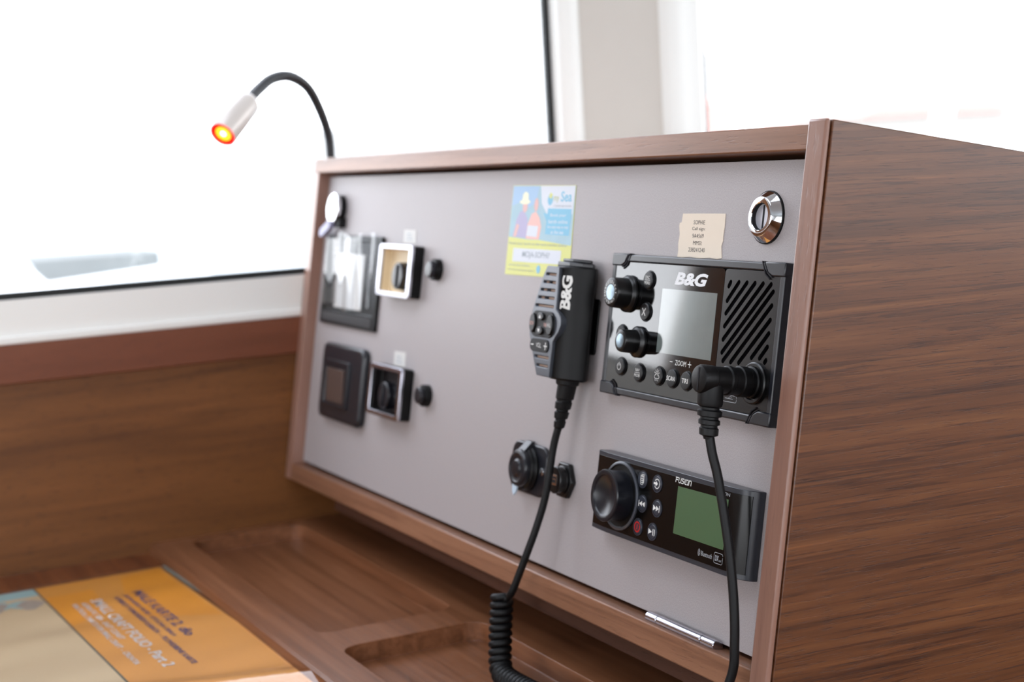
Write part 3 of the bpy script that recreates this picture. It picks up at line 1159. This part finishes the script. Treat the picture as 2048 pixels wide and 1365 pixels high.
def strip(bm, y0, y1, dz, mi, xs_, zb=None):
    lo, hi, b0, b1 = [], [], [], []
    for x in xs_:
        zt = sz(x) + dz
        zz = 0 if zb is None else zb
        hi.append((bm.verts.new((x, y0, max(zt, zz + .05))), bm.verts.new((x, y1, max(zt, zz + .05)))))
        lo.append((bm.verts.new((x, y0, zz)), bm.verts.new((x, y1, zz))))
    for i in range(len(xs_) - 1):
        for q in ((hi[i][0], hi[i + 1][0], hi[i + 1][1], hi[i][1]), (lo[i][0], lo[i][1], lo[i + 1][1], lo[i + 1][0]),
                  (lo[i][0], lo[i + 1][0], hi[i + 1][0], hi[i][0]), (lo[i][1], hi[i][1], hi[i + 1][1], lo[i + 1][1])):
            bm.faces.new(q).material_index = mi
    bm.faces.new((lo[0][0], hi[0][0], hi[0][1], lo[0][1])).material_index = mi
    bm.faces.new((lo[-1][0], lo[-1][1], hi[-1][1], hi[-1][0])).material_index = mi


xl = [628 + (798 - 628) * 0 for _ in range(0)]
XS = [x for x in xs]
# the left end is cut square (thick), the right end rolls down to the panel
def sz(x):
    if x < 640:
        return 10.2 + 2.2 * math.sin(min(1, (x - 616.2) / 24) * PI / 2)
    u = 796.9 - x
    if u >= 26:
        return 12.4
    return 1.2 + 11.2 * math.sqrt(max(0, 1 - ((26 - u) / 26.0) ** 2.8))


strip(bm, 45.9, 99.4, -.2, 0, XS)
obj('body', bm, 'stereo_case', sr_, bevel=0.8)
bm = nb()
strip(bm, 49.2, 96.2, 0.35, 0, [618.2] + [x for x in XS if 619 <= x <= 795], 0.5)
obj('faceplate', bm, 'gloss2', sr_)
bm = nb()
lathe(bm, [(23, 12), (23, 13.8), (22.2, 14.2), (21.2, 14.2), (20.6, 13.4), (0, 13.4)], (654.4, 73.3), 56, mis=[0, 0, 0, 1, 1])
obj('knob_ring', bm, ['grey_plate', 'blk'], sr_, label='grey ring around the knob')
bm = nb()
lathe(bm, [(17.0, 12.8), (16.8, 20), (17.3, 23.6), (17.5, 25), (17, 25.9), (15.2, 26.1), (14, 25.7), (13.4, 24.8), (13.0, 24.6), (8, 22.2), (3, 21.3), (0, 21.1)], (654.4, 73.3), 64)
obj('knob', bm, 'blue_grey', sr_, label='black dished volume knob')


def ic_list(bm, cx, cy, z):
    stroke(bm, rrect(cx - 1.7, cx + 1.3, cy - 3.2, cy + 2.6, .4, 2) + [(cx + 1.3, cy)], .45, z, 1)
    for q in range(4):
        stroke(bm, [(cx - .9, cy - 2 + q * 1.25), (cx + 2.0, cy - 2 + q * 1.25)], .5, z, 1)
    stroke(bm, [(cx - .6, cy + 3.3), (cx + 2.2, cy + 3.3), (cx + 2.2, cy - 2)], .4, z, 1)


def ic_source(bm, cx, cy, z):
    stroke(bm, arc(cx + .6, cy, 3.0, -140, 140), .6, z, 1)
    flat(bm, [(cx + 1.6, cy), (cx - .8, cy + 1.9), (cx - .8, cy + .7), (cx - 3.4, cy + .7), (cx - 3.4, cy - .7), (cx - .8, cy - .7), (cx - .8, cy - 1.9)], z, 1)


def tri(bm, x, y, w_, h_, z):
    flat(bm, [(x, y - h_ / 2), (x + w_, y), (x, y + h_ / 2)], z, 1)


def ic_prev(bm, cx, cy, z):
    stroke(bm, [(cx - 3.4, cy - 1.8), (cx - 3.4, cy + 1.8)], .7, z, 1)
    tri(bm, cx + .4, cy, -3.2, 3.6, z)
    tri(bm, cx + 3.8, cy, -3.2, 3.6, z)


def ic_next(bm, cx, cy, z):
    tri(bm, cx - 3.8, cy, 3.4, 3.8, z)
    tri(bm, cx - .4, cy, 3.4, 3.8, z)
    stroke(bm, [(cx + 3.5, cy - 1.9), (cx + 3.5, cy + 1.9)], .7, z, 1)


def ic_play(bm, cx, cy, z):
    tri(bm, cx - 3.8, cy, 4.2, 3.8, z)
    stroke(bm, [(cx + 1.6, cy - 1.8), (cx + 1.6, cy + 1.8)], .8, z, 1)
    stroke(bm, [(cx + 3.4, cy - 1.8), (cx + 3.4, cy + 1.8)], .8, z, 1)


def ic_power(bm, cx, cy, z):
    stroke(bm, arc(cx, cy, 3.1, 0, 360, 26), 1.0, z, 1)
    stroke(bm, [(cx, cy - 1.5), (cx, cy + 1.5)], .7, z, 1)


for cx, cy, ic, ik in ((680.2, 88.4, ic_list, 'ink'), (698.0, 88.4, ic_source, 'ink'), (682.6, 72.8, ic_prev, 'ink'), (700.6, 72.8, ic_next, 'ink'), (680, 57.1, ic_power, 'red'), (697.8, 57.1, ic_play, 'ink')):
    rbtn(sr_, cx, cy, 5.0, 12.7, 13.5, ic, 'btn2', ik)
bm = nb()
flat(bm, [(721.6, 60.8), (777.2, 60.9), (777.6, 91.5), (722.0, 90.8)], 12.82)
obj('screen', bm, 'lcd_green', sr_, label='green screen', smooth=0)
bm = nb()


def fusion(bm, x0, y0, w_, h_, z):
    def P(pts):
        return [(x0 + a * w_ / 26.0 + b * h_ / 6 * .08, y0 + b * h_ / 6.0) for a, b in pts]
    T = .62
    for s_ in ([(.6, 0), (.6, 3.4)], [(0, 6), (4.2, 6)], [(.6, 3.2), (3.8, 3.2)], [(.6, 4.4), (.6, 6)],
               [(5.4, 6), (5.4, 1), (6, 0), (8.2, 0), (8.8, 1), (8.8, 6)],
               [(13.8, 6), (10.8, 6), (10.3, 5), (10.8, 3.2), (13.2, 3.2), (13.8, 2), (13.2, 0), (10.2, 0)],
               [(15.4, 6), (15.4, .8), (16.2, 0), (18.4, 0)],
               [(17.4, 1.8), (17.4, 6), (20.8, 6), (20.8, 0), (19.6, 0)],
               [(22.4, 0), (22.4, 6), (25.2, 6), (26, 5.2), (26, 0)]):
        stroke(bm, P(s_), T, z)


fusion(bm, 718.4, 93.1, 17.6, 2.9, 12.84)
obj('brand_lettering', bm, 'ink', sr_, smooth=0)
bm = nb()
add_text(bm, 'RA70N', 765.4, 778.4, 93.3, 95.4, 12.84)
obj('model_lettering', bm, 'ink_grey', sr_, smooth=0)
bm = nb()
add_text(bm, 'Bluetooth', 754.6, 766.4, 53.2, 56.2, 12.84)
stroke(bm, [(751.6, 53.9), (753.0, 55.6), (752.3, 56.4), (752.3, 53.1), (753.0, 53.9), (751.6, 55.6)], .22, 12.84)
stroke(bm, circ(752.3, 54.75, 1.15, 18, 2.1) + [(753.45, 54.75)], .25, 12.84)
obj('bluetooth_lettering', bm, 'ink_grey', sr_, smooth=0)
bm = nb()
stroke(bm, rrect(768.6, 777.6, 51.8, 58.2, 1.2, 3) + [(777.6, 56)], .3, 12.84)
add_text(bm, 'DX', 769.8, 773.6, 53.2, 56.6, 12.84, bold=0.02)
add_text(bm, 'ANT', 773.9, 776.6, 53.2, 54.4, 12.84)
obj('aerial_badge', bm, 'ink_grey', sr_, smooth=0)

# ================================================================ hand microphone with its cord
mc = thing('hand_microphone', 'black hand microphone with a coiled cord plugged into the VHF radio', 'microphone', (585, 183, 0))
SEC = [(566, 12), (566, 31), (584, 37.4), (590, 36.8), (596, 34), (600.5, 29.5), (603.4, 24.5), (604.3, 20), (599.5, 15.8), (592, 12)]


def secz(x):
    for (a, za), (b, zb) in zip(SEC[1:], SEC[2:]):
        if a <= x <= b:
            return za + (zb - za) * (x - a) / (b - a)
    return 37.4


bm = nb()
prism(bm, SEC, 142.4, 223.4, axis='Y')
obj('body', bm, 'blk', mc, bevel=1.4, seg=3, smooth=50)
bm = nb()
prism(bm, [(572, 13), (572, 34), (590, 34), (598, 28), (600.5, 20), (590, 13)], 223, 226.4, axis='Y')
prism(bm, [(574, 14), (574, 31), (589, 31), (595, 26), (597, 20), (588, 14)], 226.4, 228.8, axis='Y')
obj('top_cap', bm, 'blue_grey', mc, bevel=0.8)
bm = nb()
plate = [(567, 222.6), (585.6, 222.2), (586.2, 206), (586.6, 192), (590, 190.2), (594.5, 186.6), (595.5, 181), (593, 175.6), (588.6, 171.6), (586.4, 168.6), (586.2, 143.2), (566.6, 143.2), (558.6, 156), (549.6, 172), (549.2, 178), (551, 190), (556, 202), (562, 215)]
slots = [rrect(a, b, y - .9, y + .9, .7, 2) for a, b, y in ((566.6, 581.8, 216.4), (563.6, 582, 210.7), (560.4, 582.2, 205), (557.8, 582.4, 199.3), (554.8, 582.6, 193.4), (560.8, 582.6, 156.6), (565, 582.6, 150.6))]
plate_with_holes(bm, plate, slots, 39.4, 33, 36.6, 0, 1)
obj('front_plate', bm, ['grey_plate', 'tan'], mc, bevel=0.7)
bm = nb()
for a, b, y in ((568, 572.5, 210.7), (566, 571, 205), (563.5, 569, 199.3)):
    box(bm, a + 1, b, y - .8, y + .8, 36.6, 37.6)
obj('grille_bar', bm, 'slot', mc)
bm = nb()
prism(bm, rrect(551.4, 587.4, 170.8, 189.8, 8, 6), 39.2, 40.2)
prism(bm, rrect(553.4, 581.6, 160.2, 169.6, 4.4, 6), 39.2, 40.2)
obj('keypad', bm, 'blk_matte', mc, bevel=0.4)
for (cx, cy, rx, ry) in ((555.8, 180.4, 4.2, 7), (567.6, 185.6, 4.6, 2.9), (582.2, 180.2, 4.6, 7.2), (567.4, 175.3, 4.8, 2.9)):
    bm = nb()
    prism(bm, circ(cx, cy, rx, 24, ry), 40.0, 41.6)
    o_ = obj('button', bm, 'btn', mc, bevel=0.6, seg=2)
bm = nb()
zz = 41.72
flat(bm, [(565.8, 184.4), (569.2, 184.4), (567.5, 187)], zz)
flat(bm, [(565.8, 176.6), (569.2, 176.6), (567.5, 174)], zz)
add_text(bm, 'H/L', 579.4, 585, 178.8, 181.6, zz)
add_text(bm, 'VOL', 563.6, 571, 163.2, 166.6, 40.3)
stroke(bm, [(555.6, 164.8), (559.2, 164.8)], .8, 40.3)
stroke(bm, [(575.4, 164.8), (579.6, 164.8)], .8, 40.3)
stroke(bm, [(577.5, 162.4), (577.5, 167.2)], .8, 40.3)
bg_logo(bm, 587.8, 596.6, 192.6, 216.6, 0, turn=True, xf=lambda p: (p[0], p[1], secz(p[0]) + .35))
obj('lettering', bm, 'ink', mc, smooth=0)
bm = nb()
add_text(bm, 'SCN', 553, 558.4, 178.8, 181.4, zz)
add_text(bm, '16', 572.4, 576, 178.6, 181.6, 40.3)
obj('small_lettering', bm, 'st_pink', mc, smooth=0)
bm = nb()
prism(bm, rrect(578, 600, 162, 202, 3), 11, 12.5)
obj('hanging_clip', bm, 'blk', mc, bevel=0.5)
# strain relief under the body
bm = nb()
zc = 25
lathe(bm, [(0, 143), (8.6, 142.6), (8.2, 139.4), (7.2, 138.6)], (588, zc), 24, axis='Y')
pr = [(7.0, 139), (6.6, 129), (5.6, 128.2), (5.6, 126.8), (6.2, 126.2), (5.8, 121.6), (4.4, 121), (4.4, 119.6), (5.4, 119), (5.0, 114.6), (3.8, 114), (3.8, 112.8), (4.4, 112.2), (4.0, 108), (2.8, 107)]
rows = []
for r, y in pr:
    cxx = 582 + (y - 107) / 32 * 6.0
    rows.append([bm.verts.new((cxx + r * math.cos(2 * PI * i / 20), y, zc + r * math.sin(2 * PI * i / 20))) for i in range(20)])
for A, B in zip(rows, rows[1:]):
    for i in range(20):
        bm.faces.new((A[i], A[(i + 1) % 20], B[(i + 1) % 20], B[i]))
obj('strain_relief', bm, 'blk_matte', mc)
for ch in C.objects:                 # the microphone hangs flat against the panel
    if ch.parent == mc:
        ch.location = Vector((-19.2, -0.2, -11)) * K
bm = nb()
V = Vector
cordbm = bm
tube(bm, smooth_path([V((562.9, 110, 14)), V((559.4, 92, 15)), V((558.3, 59, 16.5)), V((555.4, 35.5, 19.5)), V((551, 12.6, 23.5)), V((543, -14, 27)), V((537.5, -21, 27.5)), V((535.2, -23.5, 29))], 8), 2.75, 14)
obj('cord', bm, 'blk_matte', mc, smooth=80)
# coiled lead hanging into the tray, its tail coming back up to the plug
axis_ = smooth_path([V((529, -22, 28.5)), V((530.5, -42, 28)), V((533, -58, 28)), V((536, -70, 28)), V((543, -77, 28.5)), V((566, -78, 30)), V((640, -73.5, 34)), V((690, -73.5, 34))], 60)
L_ = [0]
for a, b in zip(axis_, axis_[1:]):
    L_.append(L_[-1] + (b - a).length)
tot = L_[-1]
pitch, rc_ = 5.7, 6.0
hel = []
steps = int(tot / pitch * 18)
k = 0
upv = Vector((0, 0, 1))
for i in range(steps + 1):
    s_ = tot * i / steps
    while k < len(L_) - 2 and L_[k + 1] < s_:
        k += 1
    u = (s_ - L_[k]) / (L_[k + 1] - L_[k])
    p = axis_[k].lerp(axis_[k + 1], u)
    d = (axis_[k + 1] - axis_[k]).normalized()
    a = Vector((0, 0, 1))
    a = (a - d * a.dot(d)).normalized()
    b = d.cross(a)
    th = 2 * PI * s_ / pitch - PI / 2
    hel.append(p + (a * math.cos(th) + b * math.sin(th)) * rc_)
bm = nb()
tube(bm, hel, 2.95, 10)
obj('coiled_cord', bm, 'blk_matte', mc, smooth=80)
# plug in the radio: straight body out of the face, then an elbow down
bm = nb()
lathe(bm, [(9.6, 7.2), (9.6, 10), (8.6, 10.6), (8.6, 13), (9.2, 13.6), (9.2, 18.6), (8.4, 19.2), (8.2, 24), (8.8, 24.6), (8.8, 27), (8.0, 27.8), (8.0, 37), (8.5, 37.6), (8.5, 45), (7.9, 46.2), (7, 46.6), (0, 46.6)], (782.2, 162.8), 40)
obj('plug', bm, 'blk', mc)
bm = nb()
box(bm, 781.6, 782.8, 156, 169.6, 46.5, 46.8)
obj('plug_slot', bm, 'slot', mc)
bm = nb()
pr = [(7.6, 160), (7.6, 149), (7.0, 147.4), (5.8, 146.6), (5.8, 145.4), (7.4, 144.6), (7.2, 141.6), (5.4, 141), (5.4, 139.8), (6.4, 139.2), (6.4, 136.8), (5.0, 136.2), (5.0, 135), (5.8, 134.4), (5.6, 130.6), (3.4, 129.6), (3.0, 128)]
rows = []
for r, y in pr:
    cxx = 782.4 + (160 - y) * 0.11
    rows.append([bm.verts.new((cxx + r * math.cos(2 * PI * i / 20), y, 37.6 + r * math.sin(2 * PI * i / 20))) for i in range(20)])
for A, B in zip(rows, rows[1:]):
    for i in range(20):
        bm.faces.new((A[i], A[(i + 1) % 20], B[(i + 1) % 20], B[i]))
bm.faces.new(rows[0])
obj('plug_boot', bm, 'blk_matte', mc)
bm = nb()
tube(bm, smooth_path([V((785.6, 132, 37.6)), V((789, 120, 36)), V((793.8, 105, 33)), V((803, 73, 29)), V((809.5, 42, 25.5)), V((813, 14, 23.5)), V((812, -8, 23)), V((800, -45, 30)), V((770, -70, 36)), V((720, -74, 34)), V((690, -73.5, 34))], 8), 2.8, 14)
obj('plug_cord', bm, 'blk_matte', mc, smooth=80)

# ================================================================ gooseneck lamp (world frame)
lp = thing('gooseneck_lamp', 'gooseneck chart lamp glowing red, standing on the left end of the console top', 'lamp', (15.5, 49, 311), 'W')
bm = nb()
lathe(bm, [(7.5, 309.8), (7.5, 311.5), (3.4, 312.2), (3.4, 316), (0, 316.2)], (15.5, 49), 24)
obj('base', bm, 'head', lp)
neck = [V((15.5, 48.5, 312)), V((18.2, 46.5, 335)), V((23.9, 37.2, 360.3)), V((31.8, 22.8, 382.8)), V((42.4, 1.7, 393.5)), V((53.3, -20.1, 391.5)), V((67.6, -39.2, 381.1)), V((80.0, -52.3, 372.0))]
bm = nb()
tube(bm, smooth_path(neck, 10), [4.5 + 1.0 * min(1, i / 40) for i in range(71)], 14)
obj('flexible_neck', bm, 'neck', lp, smooth=80)
bm = nb()
A_ = V((81.7, -54.5, 369.9))
B_ = V((109.3, -91.1, 337.9))
dirn = (B_ - A_).normalized()
LEN = (B_ - A_).length


def headpts(prof):
    up = dirn.orthogonal().normalized()
    s = dirn.cross(up)
    rows = []
    for r, h, mi in prof:
        c = A_ + dirn * h
        if r == 0:
            rows.append(([bm.verts.new(c)], mi))
        else:
            rows.append(([bm.verts.new(c + (up * math.cos(2 * PI * i / 40) + s * math.sin(2 * PI * i / 40)) * r) for i in range(40)], mi))
    for (P_, _), (Q, mi) in zip(rows, rows[1:]):
        for i in range(40):
            j = (i + 1) % 40
            if len(P_) == 1:
                f = bm.faces.new((P_[0], Q[j], Q[i]))
            elif len(Q) == 1:
                f = bm.faces.new((P_[i], P_[j], Q[0]))
            else:
                f = bm.faces.new((P_[i], P_[j], Q[j], Q[i]))
            f.material_index = mi


headpts([(0, -4, 0), (5.4, -4, 0), (5.6, 0, 0), (10.5, 1.5, 0), (12.8, 5, 0), (13.2, 7, 0), (13.2, LEN - .5, 0), (12.8, LEN, 0), (12.2, LEN, 0), (12.0, LEN - 1, 0)])
obj('head', bm, 'head', lp, smooth=40)
M['lens_red'] = mat('red_lit_lens', (210, 20, 20), 0.25, emit=(1.0, 0.005, 0.004), es=0.7)
M['lens_amber'] = mat('amber_lit_bulb', (255, 150, 20), 0.3, emit=(1.0, 0.28, 0.012), es=2.6)
M['lens_hot'] = mat('hot_lit_bulb', (255, 240, 160), 0.3, emit=(1.0, 0.82, 0.3), es=8)
bm = nb()
headpts([(12.1, LEN - 1.2, 0), (9.4, LEN - 1.4, 0), (7.8, LEN - 1.6, 0), (6.9, LEN - 1.6, 1), (2.8, LEN - 1.6, 1), (0, LEN - 1.5, 2)])
obj('lens', bm, ['lens_red', 'lens_amber', 'lens_hot'], lp, label='glowing red lens with a yellow-white centre', smooth=60)
pl_ = bpy.data.lights.new('lamp_glow', 'POINT')
pl_.energy = 0.01
pl_.color = (1, 0.15, 0.08)
pl_.shadow_soft_size = 0.008
po = bpy.data.objects.new('lamp_glow', pl_)
C.objects.link(po)
po.location = (B_ + dirn * 6) * K

# ================================================================ chart folio in a clear sleeve (world frame)
M['orange'] = mat('orange_cover', (228, 154, 60), 0.55, var=0.1, vscale=12)
M['orange_hot'] = mat('orange_yellow_cover', (236, 152, 30), 0.55, var=0.05, vscale=12)
M['chart_beige'] = mat('beige_chart', (214, 188, 148), 0.6, var=0.06, vscale=18)
M['chart_cyan'] = mat('cyan_chart_sea', (158, 196, 196), 0.6, var=0.08, vscale=40)
M['chart_relief'] = mat('grey_chart_relief', (172, 162, 148), 0.6, var=0.25, vscale=90)
M['chart_line'] = mat('dark_chart_line', (78, 84, 70), 0.6)
rot = math.radians(1.85)
cf = thing('chart_folio', 'orange and beige sea chart folio in a clear plastic sleeve, lying on the chart table', 'chart', (52.5, -169.5, -75), 'W')
cf.rotation_euler = (0, 0, rot)
U0 = V((52.5, -169.5, -75))


def FL(u, v, z=0.0):            # u along the long edge, v towards the viewer's side
    return (U0.x + u, U0.y - v, U0.z + z)


def fquad(bm, u0, u1, v0, v1, z, mi):
    f = bm.faces.new([bm.verts.new(FL(a, b, z)) for a, b in ((u0, v0), (u0, v1), (u1, v1), (u1, v0))])
    f.material_index = mi


bm = nb()
x, y, z = FL(0, 0)
box(bm, x, x + 520, y - 360, y, z, z + 2.4, 0)
obj('folio_block', bm, 'tape', cf)
bm = nb()
fquad(bm, 0, 520, 0, 119, 2.5, 0)
fquad(bm, 0, 520, 121, 360, 2.5, 2)
fquad(bm, 0, 520, 119, 121, 2.5, 5)
f = bm.faces.new([bm.verts.new(FL(a, b, 2.6)) for a, b in ((4, 3), (14, 42), (100, 60), (160, 62), (200, 3))])
f.material_index = 1
f = bm.faces.new([bm.verts.new(FL(a, b, 2.58)) for a, b in ((40, 75), (40, 118), (150, 118), (120, 80))])
f.material_index = 1
fquad(bm, 0, 26, 121, 360, 2.6, 3)
rnd = random.Random(9)
for q in range(16):
    cu, cv, r1 = rnd.uniform(14, 74), rnd.uniform(130, 330), rnd.uniform(9, 22)
    n_ = 11
    fpts = [FL(cu + r1 * 1.3 * rnd.uniform(.6, 1) * math.cos(2 * PI * i / n_), cv + r1 * rnd.uniform(.6, 1) * math.sin(2 * PI * i / n_), 2.62 + q * .01) for i in range(n_)]
    fc = bm.faces.new([bm.verts.new(p) for p in fpts])
    fc.material_index = 4 if q % 3 else 3
obj('cover_print', bm, ['orange', 'orange_hot', 'chart_beige', 'chart_cyan', 'chart_relief', 'chart_line'], cf, smooth=0)


def ftext(bm, txt, u0, u1, v0, v1, mi):
    add_text(bm, txt, U0.x + u0, U0.x + u1, U0.y - v1, U0.y - v0, U0.z + 2.9, mi, bold=0.018)


bm = nb()
ftext(bm, 'MALE KARTE 2. dio', 74, 242, 38, 48, 0)
ftext(bm, 'JADRANSKO MORE - ISTOCNA OBALA', 80, 236, 53, 58.5, 0)
ftext(bm, 'KOMPLET POMORSKIH KARATA  -  PLOVIDBENE KARTE', 82, 318, 61.5, 66.5, 0)
ftext(bm, 'SMALL CRAFT FOLIO - Part 2', 78, 312, 77, 87, 1)
ftext(bm, 'ADRIATIC SEA - EAST COAST', 82, 216, 91, 96, 1)
ftext(bm, 'NAUTICAL CHARTS FOR SMALL CRAFT  -  CROATIA', 82, 292, 99, 104, 1)
obj('cover_lettering', bm, ['ink_blue', 'ink'], cf, smooth=0)
M['sleeve'] = glassmat('clear_plastic_sleeve', (0.97, 0.97, 0.97, 1), 1.0, 0.06)


def sleeve_curl(x, y, u, v):
    return x, y, 6.0 * math.exp(-((u - .78 + v * .25) / .035) ** 2) * (1 - v * .6) + 3.0 * math.exp(-((u - .9 + v * .1) / .02) ** 2) + 0.6 * math.sin(u * 34 + v * 5)


bm = film(U0.x - 3, U0.x + 523, U0.y + 4.5, U0.y - 362, U0.z + 3.2, 90, 40, 0.7, 11, sleeve_curl)
obj('clear_sleeve', bm, 'sleeve', cf, label='wavy clear plastic sleeve', smooth=80)
bm = nb()
for k_ in range(26):
    pass
prism(bm, [(U0.x - 3, U0.y + 3.6), (U0.x + 523, U0.y + 3.6), (U0.x + 523, U0.y + 5.2), (U0.x - 3, U0.y + 5.2)], U0.z + .2, U0.z + 3.0)
M['sleeve_edge'] = mat('sleeve_welded_edge', (150, 168, 160), 0.3, spec=0.6)
obj('sleeve_edge', bm, 'sleeve_edge', cf, label='greenish welded sleeve edge')

# ================================================================ outside: harbour (metres -> mm)
M['sea'] = mat('pale_sea', (158, 168, 170), 0.35, var=0.15, vscale=0.4)
M['hill'] = mat('hazy_hillside', (136, 134, 130), 0.9, var=0.16, vscale=0.05)
M['quay'] = mat('quay_concrete', (120, 122, 120), 0.9, var=0.15, vscale=1)
M['boat_white'] = mat('boat_gelcoat', (235, 235, 235), 0.4)
M['boat_blue'] = mat('boat_canvas_blue', (214, 217, 222), 0.7)
M['mast'] = mat('white_mast', (240, 240, 240), 0.4)
M['roof'] = mat('terracotta_roof', (176, 128, 118), 0.8)
M['house'] = mat('pale_house_wall', (150, 144, 136), 0.8)
bm = nb()
box(bm, -600000, 60000, -300000, 600000, -2600, -2400)
wobj('sea', bm, 'sea', kind='structure')
bm = nb()
rnd = random.Random(5)
prev = None
N_ = 110
for i in range(N_ + 1):
    yy = -420000 + 680000 * i / N_
    h = 1500 + 3200 * (0.5 + 0.5 * math.sin(i * .21 + 1)) + 1300 * math.sin(i * .63) + (max(0, yy - 60000) * .11)
    xx = -215000 + 40000 * max(0, (yy - 60000) / 200000)
    row = [bm.verts.new((xx + 6000, yy, -2500)), bm.verts.new((xx, yy, h * .6)), bm.verts.new((xx - 20000, yy, h + rnd.uniform(-200, 200))), bm.verts.new((xx - 60000, yy, -2500))]
    if prev:
        for k_ in range(3):
            bm.faces.new((prev[k_], row[k_], row[k_ + 1], prev[k_ + 1]))
        bm.faces.new((prev[3], row[3], row[0], prev[0]))
    else:
        first = row
    prev = row
bm.faces.new(first)
bm.faces.new(prev)
wobj('hills', bm, 'hill', kind='structure')
bm = nb()
prism(bm, [(-34000, -6000), (-30200, -6000), (-29200, 7200), (-31600, 7400)], -2500, -1150)
wobj('quay', bm, 'quay', kind='structure')


def boat(x, y, L__, ang, label, canvas=True):
    t_ = thing('motor_boat', label, 'boat', (x, y, -2400), 'W', 'moored boats outside the windows')
    t_.rotation_euler = (0, 0, ang)
    Wd = L__ * .15
    b_ = nb()
    rows = []
    for s_, wd, h in ((-.5, .8, .9), (-.2, 1, .95), (.15, .95, 1.05), (.38, .5, 1.25), (.5, .03, 1.4)):
        rows.append([b_.verts.new((x + s_ * L__, y + Wd * wd * a, -2400 + hh * h * 1000)) for a, hh in ((-.7, 0), (-1, 1), (1, 1), (.7, 0))])
    for A, B in zip(rows, rows[1:]):
        for i in range(4):
            b_.faces.new((A[i], A[(i + 1) % 4], B[(i + 1) % 4], B[i]))
    b_.faces.new(rows[0])
    b_.faces.new(rows[-1])
    obj('hull', b_, 'boat_white', t_, bevel=40)
    b_ = nb()
    prism(b_, [(x - .25 * L__, -1500), (x + .2 * L__, -1400), (x + .1 * L__, -500), (x - .22 * L__, -500)], y - Wd * .7, y + Wd * .7, axis='Y')
    obj('cabin', b_, 'boat_white', t_, bevel=60)
    if canvas:
        b_ = nb()
        prism(b_, [(x - .24 * L__, -1050), (x + .165 * L__, -1050), (x + .13 * L__, -750), (x - .235 * L__, -750)], y - Wd * .72, y + Wd * .72, axis='Y')
        obj('cabin_window_band', b_, 'boat_blue', t_)


boat(-24000, 2300, 8500, math.radians(70), 'blurred white motor boat outside the left window, nearest its left edge')
boat(-29500, 12500, 9500, math.radians(60), 'blurred white motor boat outside the left window, behind the lamp')
boat(-33000, 19500, 9000, math.radians(80), 'blurred white motor boat outside the left window, beside the white window post')


def mast(x0, y0, x1, y1, r, label):
    t_ = thing('sailboat_mast', label, 'mast', (x1, y1, -2400), 'W', 'white masts outside the right window')
    b_ = nb()
    a = V((x1, y1, -2400))
    b = V((x0, y0, 9000))
    tube(b_, [a, b], r, 16)
    obj('pole', b_, 'mast', t_)
    b_ = nb()
    d = a.lerp(b, .55)
    box(b_, d.x - 20, d.x + 20, d.y - 900, d.y + 900, d.z - 25, d.z + 25)
    obj('spreader', b_, 'mast', t_)


mast(-9700, 6200, -8120, 6700, 85, 'blurred white mast leaning left outside the right window, nearer the post')
mast(-12800, 14600, -12560, 11350, 110, 'blurred broad white mast outside the right window, nearer the picture edge')
for i, (x, y, wd, dp, h, lab) in enumerate(((-52000, 33500, 6500, 7000, 3000, 'blurred low house with terracotta roof outside the right window, left of the broad mast'), (-54000, 45500, 8000, 7000, 3400, 'blurred low house with terracotta roof outside the right window, right of the broad mast'))):
    t = thing('waterfront_house', lab, 'building', (x, y, -2400), 'W', 'houses on the far shore')
    bm = nb()
    box(bm, x - dp / 2, x + dp / 2, y - wd / 2, y + wd / 2, -2400, -2400 + h)
    obj('wall', bm, 'house', t)
    bm = nb()
    prism(bm, [(y - wd / 2 - 300, -2400 + h), (y + wd / 2 + 300, -2400 + h), (y, -2400 + h + 1500)], x - dp / 2 - 300, x + dp / 2 + 300, axis='X')
    obj('roof', bm, 'roof', t)
